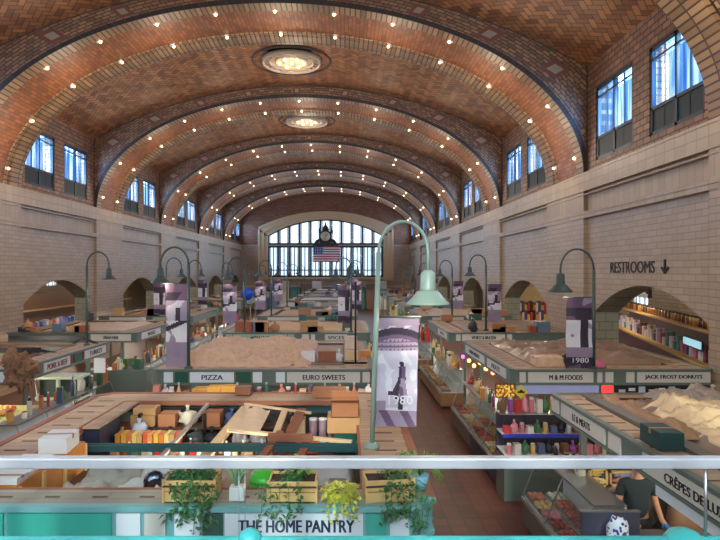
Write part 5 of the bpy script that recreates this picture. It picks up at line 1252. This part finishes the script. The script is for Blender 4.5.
# ------------------------------------------------------------------ left column
t = empty('burlap_bundle', (px(25, 375, 11.9).x, 11.85, 2.0), 'brown crumpled paper bundle hanging at the corner of the left stall', 'bundle'); mb = MB()
for k in range(22):
    p = px(R.uniform(10, 32), R.uniform(358, 382), 11.85); mb.blob(tuple(p), (.2, .2, .2), 0, 16, 1.1, k, False)
mb.build('crumpled_paper', mat('burlap_brown', (150, 110, 82), .8, var=.25, bump=.4), t); mb = MB()
for k in range(3): p = px(30+k*3, 380, 11.8); mb.bar((p.x, p.y, p.z), (p.x+.05, p.y, p.z-.42+.08*k), .06, .02)
mb.build('hanging_strip', mat('burlap_brown', (150, 110, 82)), t)
for (p0, p1, y, Y, lb) in ((10, 84, 337.5, 16.4, 'upper black horizontal bar at the left before the cream wall'), (-20, 40, 350, 14.6, 'lower black horizontal bar at the left edge')):
    a, b = px(p0, y, Y), px(p1, y, Y); t = empty('awning_bar', (a.x, Y, TOPZ), lb, 'bar', 'black bars on the left stalls'); mb = MB(); mb.box(a.x, b.x, Y-.05, Y+.05, a.z-.06, a.z+.06); mb.build('bar', BLACK, t)
    mb = MB(); mb.bar((b.x-.05, Y, a.z), (b.x-.35, Y, TOPZ-.05), .06, .06); mb.bar((b.x-.05, Y, a.z), (b.x+.4, Y, TOPZ-.02), .06, .06); mb.build('bracket', BLACK, t)
lefts = [(12.0, 16.8, 'of the left stall'), (18.9, 24.2, 'of the second left stall'), (26.0, 31.2, 'of the third left stall'), (33.2, 38.4, 'of the fourth left stall')]
for k, (a, b, nm) in enumerate(lefts):
    m_ = (a+b)/2
    for s, (ya, yb) in enumerate(((a, m_-.02), (m_+.02, b))):
        lb = 'near' if s == 0 else 'far'
        xcase('display_case', '%s glass display case %s along the left aisle' % (lb, nm), -7.13, -6.4, ya, yb, 1.25, 1, base=cm((84, 74, 84)))
        if k < 2:
            for j in range(4): tray('food tray in the %s case %s' % (lb, nm), (-6.65, ya+(yb-ya)*(j+.5)/4, .541), .4, (yb-ya)/4*.85, FOODC[(j*3+k+s) % 10], j+40, 'food trays in cases ' + nm)
    topgoods(-7.03, -6.75, a+.1, b-.1, 1.282, (16, 22, 20, 14)[k], 'on the case tops ' + nm, (.15, .45))
# produce island in the left stall and white framed cabinet
t = empty('produce_table', (-8.6, 13.9, 0), 'table of orange produce under the left stall canopy', 'table'); mb = MB(); mb.box(-9.6, -7.45, 13.0, 15.2, .9, .96); mb.build('tabletop', cm((190, 190, 120)), t)
for x in (-9.5, -7.55):
    for y in (13.1, 15.1): mb = MB(); mb.box(x-.04, x+.04, y-.04, y+.04, 0, .9); mb.build('leg', STEEL, t)
for i in range(9):
    for j in range(6):
        o = None; t = root('orange', 'orange in the heap on the left produce table', 'fruit', (-9.4+.15*i+.03*(j % 2), 13.4+.22*j, .96), 'oranges on the left produce table'); mb = MB(); mb.lathe([(0, 0), (.05, .01), (.085, .05), (.09, .085), (.07, .13), (.03, .155), (0, .155)], (0, 0, 0), 10); mb.build('fruit_body', cm([(226, 150, 80), (214, 120, 50), (230, 180, 100)][(i+j) % 3]), t); place(t)
t = empty('glass_cabinet', (px(62, 390, 16.2).x, 16.0, 1.0), 'white framed glass cabinet behind the left produce table', 'cabinet'); xa, xb = px(40, 0, 15.6).x, px(82, 0, 15.6).x; za, zb2 = px(0, 398, 15.6).z, px(0, 377, 15.6).z
mb = MB()
for x in (xa, (xa+xb)/2, xb): mb.box(x-.035, x+.035, 15.4, 15.5, za, zb2)
for z in (za, zb2): mb.box(xa, xb, 15.4, 16.1, z-.03, z+.03)
mb.build('frame', cm((206, 220, 200)), t); mb = MB(); mb.box(xa, xb, 15.45, 16.1, 0, za-.03); mb.build('base', GREYG, t); mb = MB(); mb.box(xa+.03, xb-.03, 15.55, 16.05, za+.03, zb2-.03); mb.build('interior', cm((60, 74, 72)), t)
v = px(118, 367, 17.5); bag('bright yellow bundle below the far left stall signs', (v.x, 17.6, 1.5), (.3, .3, .3), cm((236, 206, 40)), 2)
mb = MB(); mb.box(v.x-.9, v.x+.9, 17.3, 17.95, 0, 1.499); o = mb.build('side_counter', GREYG); tag(o, 'grey green counter under the bright yellow bundle', 'counter'); topgoods(v.x-.8, v.x+.8, 17.4, 17.8, 1.5, 9, 'on the counter beside the yellow bundle', (.15, .35))
v = px(101, 363, 16.0); board('white paper notice hanging below the left stall sign', v.x-.15, v.x+.15, 15.9, v.z-.25, v.z+.15, SIGNB, 'paper_notice', 'notice')

# ------------------------------------------------------------------ outer arcades seen through the arches
t = empty('arcade_stand', (-18, 33, 0), 'long produce stand with tan front seen through the nearest left arch', 'stand')
mb = MB(); mb.box(-19.2, -17.4, 24, 52, 0, .5); mb.box(-19.2, -17.4, 24, 52, .5, 1.15, 1); mb.build('base', [DKG, cm((206, 146, 84))], t); mb = MB(); mb.box(-19.3, -17.35, 24, 52, 1.15, 1.2); mb.build('counter_top', STEEL, t)
mb = MB(); mb.box(-19.6, -19.3, 24, 52, 0, 3.0); mb.build('back_panel', cm((120, 84, 62)), t); mb = MB(); mb.box(-19.3, -18.8, 24, 52, 2.0, 2.06); mb.build('shelf', cm((200, 160, 110)), t)
for k in range(60):
    c_ = rk.choice([(90, 140, 230), (200, 210, 230), (60, 90, 190), (220, 190, 120), (200, 80, 90), (160, 150, 220), (230, 230, 230)])
    y = 27 + k*.33
    (carton if k % 2 else jar)(*(('goods box on the stand beyond the left arch', (-17.75+.1*(k % 3), y, 1.201), (.25, .22, .2+.1*(k % 3)), cm(c_)) if k % 2 else ('goods jar on the stand beyond the left arch', (-17.75+.1*(k % 3), y, 1.201), .1, .35, c_)), group='goods on the stand beyond the left arch')
A_, B_ = Vector((9.6, 15.4, 0)), Vector((13.2, 29.5, 0)); dv = (B_-A_).normalized(); an = math.atan2(dv.y, dv.x); L_ = (B_-A_).length; nv = Vector((-dv.y, dv.x, 0))
t = root('arcade_stand', 'long stand with yellow edged counter seen through the right arch', 'stand', tuple((A_+B_)/2 - nv*.5), None, an)
mb = MB(); mb.box(-L_/2, L_/2, -.5, .5, 0, 1.78); mb.build('base', cm((92, 52, 54)), t); mb = MB(); mb.box(-L_/2, L_/2, -.52, .56, 1.78, 1.86); mb.build('counter_top', cm((214, 170, 80)), t)
mb = MB(); mb.box(-L_/2, L_/2, -.5, -.42, 1.86, 2.85); mb.build('back_panel', cm((110, 90, 84)), t); mb = MB(); mb.box(-L_/2, L_/2, -.5, .1, 2.6, 2.66); mb.build('shelf', cm((206, 166, 110)), t)
place(t)
for k in range(34):
    c_ = rk.choice([(226, 220, 230), (190, 90, 120), (90, 60, 110), (220, 210, 200), (60, 130, 130), (200, 190, 210), (120, 60, 60)])
    p = A_ + dv*(.3+k*L_/34.5) - nv*.28; carton('boxed goods on the lower level of the stand beyond the right arch', (p.x, p.y, 1.861), (.22, .25, .25+.12*(k % 3)), cm(c_), an, 'goods beyond the right arch')
    p2 = A_ + dv*(.3+k*L_/34.5) - nv*.75; jar('brown jar on the upper shelf beyond the right arch', (p2.x, p2.y, 2.661), .13, .3, rk.choice([(120, 70, 40), (160, 110, 50), (90, 60, 40), (200, 150, 70)]), (60, 50, 40), group='jars beyond the right arch')
p = A_ + dv*1.7 - nv*.02; t = root('lit_sign', 'pale cyan lit sign on the stand beyond the right arch', 'sign', (p.x, p.y, 2.24), None, an); mb = MB(); mb.box(-.75, .75, 0, .04, 0, .2); mb.build('light_face', mat('pale_cyan_lit', (160, 206, 220), .4, emit=.6), t); mb = MB(); mb.box(-.8, .8, -.04, 0, -.05, .25); mb.build('housing', BLACK, t); place(t)
t = empty('projector_lamp', (8.7, 17.2, 3.4), 'small white lamp hanging under the top of the right arch', 'lamp'); mb = MB(); mb.cbox((8.6, 17.2, 3.72), (.35, .2, .12), 0, 0, 0, .2); mb.build('lamp_head', WHITE, t); mb = MB(); mb.cbox((8.86, 17.2, 3.76), (.1, .15, .26)); mb.tube([(8.86, 17.2, 3.85), (8.86, 17.2, 5.4)], .015, 6); mb.build('bracket', BLACK, t)
for k, y in enumerate((16, 25, 35, 45, 55)):
    for x in (-16.5, 11.5):
        t = empty('arcade_pendant', (x, y, 5.0), 'pendant lamp in the %s arcade beyond the arches' % ('left' if x < 0 else 'right'), 'lamp', 'pendants in the arcades'); mb = MB(); mb.tube([(x, y, 4.7), (x, y, 5.4)], .015, 6); mb.build('cord', BLACK, t); mb = MB(); mb.lathe([(.08, .2), (.3, 0), (.28, 0), (.06, .18)], (x, y, 4.5), 16); mb.build('shade', WHITE, t)
        mb = MB(); mb.lathe([(0, 0), (.07, .03), (.07, .1), (0, .12)], (x, y, 4.5), 10); mb.build('bulb', BULB, t); light('arcade_light', (x, y, 4.35), 170, (1, .86, .68), .2)

t = empty('fruit_stand', (9.6, 29.8, 0), 'colourful fruit stand seen through the second right arch', 'stand'); mb = MB(); mb.box(8.7, 10.6, 29.6, 30.6, 0, 1.9); mb.build('base', cm((60, 50, 60)), t); mb = MB(); mb.box(8.6, 10.7, 29.5, 30.7, 1.9, 1.95); mb.build('counter_top', WOODL, t); mb = MB(); mb.box(8.7, 10.6, 30.6, 30.66, 1.9, 3.6); mb.build('back_panel', cm((206, 180, 130)), t)
for k in range(24):
    z = 1.951; c_ = [(226, 130, 40), (30, 30, 36), (200, 60, 60), (230, 190, 70), (90, 60, 120), (220, 210, 200)][(k*5) % 6]
    carton('coloured box on the fruit stand beyond the second right arch', (8.8+.14*(k % 12), 29.75 if k < 12 else 30.2, z), (.12, .3, (.3 if k < 12 else .75)+.1*(k % 3)), cm(c_), group='boxes on the fruit stand')
# far end of the hall
for k in range(12):
    x = -9.5 + k*1.25; h = 1.2 + .35*(k % 3); c_ = [(70, 90, 120), (90, 120, 160), (200, 190, 160), (60, 110, 100), (120, 90, 70), (206, 200, 190)][k % 6]
    carton('tall display panel standing against the far wall', (x, 68.2, 0), (1.1, .5, h+1.4), cm(c_), group='display panels at the far wall')

# fill lights added in the stalls, most with invented tubes under the canopy
FILL_TUBE = mat('added_fill_tube', (255, 240, 214), .4, var=0, emit=5)
for k, (xa, xb, ya, yb, e) in enumerate([(-3.4, .2, 5.4, 9.1, 60), (-3.4, 0, 12.5, 16.5, 70), (3.9, 7.0, 4.8, 9.3, 90), (3.9, 7, 12.5, 16.6, 80), (-10.9, -7.2, 12.5, 16.2, 80)] + [(a, b, y+.5, y+4.5, 70) for y in [19.2]+Yk for a, b in ((-3.4, 0), (3.9, 7), (-10.5, -7.2)) if not (a < -5 and y > 60)]):
    if k > 15: e *= 1.2
    for s, xx in ((0, xa-.25), (1, xb+.25)):
        if k in (0,) : continue
        t = empty('added_tube_light', (xx, (ya+yb)/2, 2.0), 'added fill light tube under a stall canopy edge', 'tube light', 'added fill tubes under the canopies'); mb = MB(); mb.box(xx-.04, xx+.04, ya, yb, 2.07, 2.11); mb.build('housing', WHITE, t); mb = MB(); mb.tube([(xx, ya+.05, 2.05), (xx, yb-.05, 2.05)], .016, 6); mb.build('tube', FILL_TUBE, t)
    light('stall_fill_light', ((xa+xb)/2, (ya+yb)/2, 2.0), e, (1, .9, .76), .4)  # unseen fill lamp added to brighten the stall

# ------------------------------------------------------------------ daylight, camera
def area(name, loc, rot, sx, sy, e, col): 
    o = light(name, loc, e, col, kind='AREA', shape='RECTANGLE', size=sx, size_y=sy); o.rotation_euler = rot; return o
for xp, d, a, b, i in WIN:
    pass
for side, xp, d in (('left', XL, -1), ('right', XR, 1)):
    for i in range(1, 7):
        c = sum(BAYS[i])/2
        area('window_daylight', (xp+d*.62, c, 9.2), (0, PI/2*(1 if d > 0 else -1), 0), 1.5, 5.4, 1000, (.9, .95, 1))
area('far_daylight', (-2.25, Y1+.8, 7.2), (-PI/2, 0, 0), 13, 6.5, 260, (.85, .93, 1))
area('near_daylight', (-2.25, Y0-.8, 7.2), (PI/2, 0, 0), 13, 6.5, 2200, (1, .98, .95))
s = light('sun', (0, -30, 20), 1.6, (1, .95, .84), kind='SUN', angle=.02)
s.rotation_euler = Vector((-.1, -1, .62)).to_track_quat('Z', 'Y').to_euler()
w = bpy.data.worlds.new('sky'); bpy.context.scene.world = w; w.use_nodes = True
bg = w.node_tree.nodes['Background']; bg.inputs[0].default_value = (.72, .84, 1, 1); bg.inputs[1].default_value = 1.6
cam = bpy.data.cameras.new('camera'); co = bpy.data.objects.new('camera', cam); C.objects.link(co)
co.location = (0, 0, CH); co.rotation_euler = (PI/2, 0, 0); cam.sensor_width = 36; cam.lens = F/720*36
cam.shift_x = (360-VX)/720; cam.shift_y = (VY-270)/720; cam.clip_end = 300
sc = bpy.context.scene; sc.camera = co
sc.view_settings.view_transform = 'Standard'; sc.view_settings.look = 'None'; sc.view_settings.gamma = 1; sc.view_settings.exposure = .52
sc.cycles.max_bounces = 8; sc.cycles.diffuse_bounces = 5; sc.cycles.transparent_max_bounces = 12; sc.cycles.sample_clamp_indirect = 6
# labels that several things share get their place in the row
bpy.context.view_layer.update()
groups = {}
for o in C.objects:
    if o.parent is None and o.get('label') and o.get('kind') != 'structure': groups.setdefault(o['label'], []).append(o)
for lb, os_ in groups.items():
    if len(os_) < 2: continue
    os_.sort(key=lambda o: proj(o.location)[0] if o.location.y > .5 else -999)
    n = len(os_)
    for k, o in enumerate(os_):
        if not o.get('group'): o['group'] = lb[:60]
        o['label'] = lb + (', leftmost' if k == 0 else ', rightmost' if k == n-1 else ', %s from left' % (ORD[k] if k < 30 else '%dth' % (k+1)))
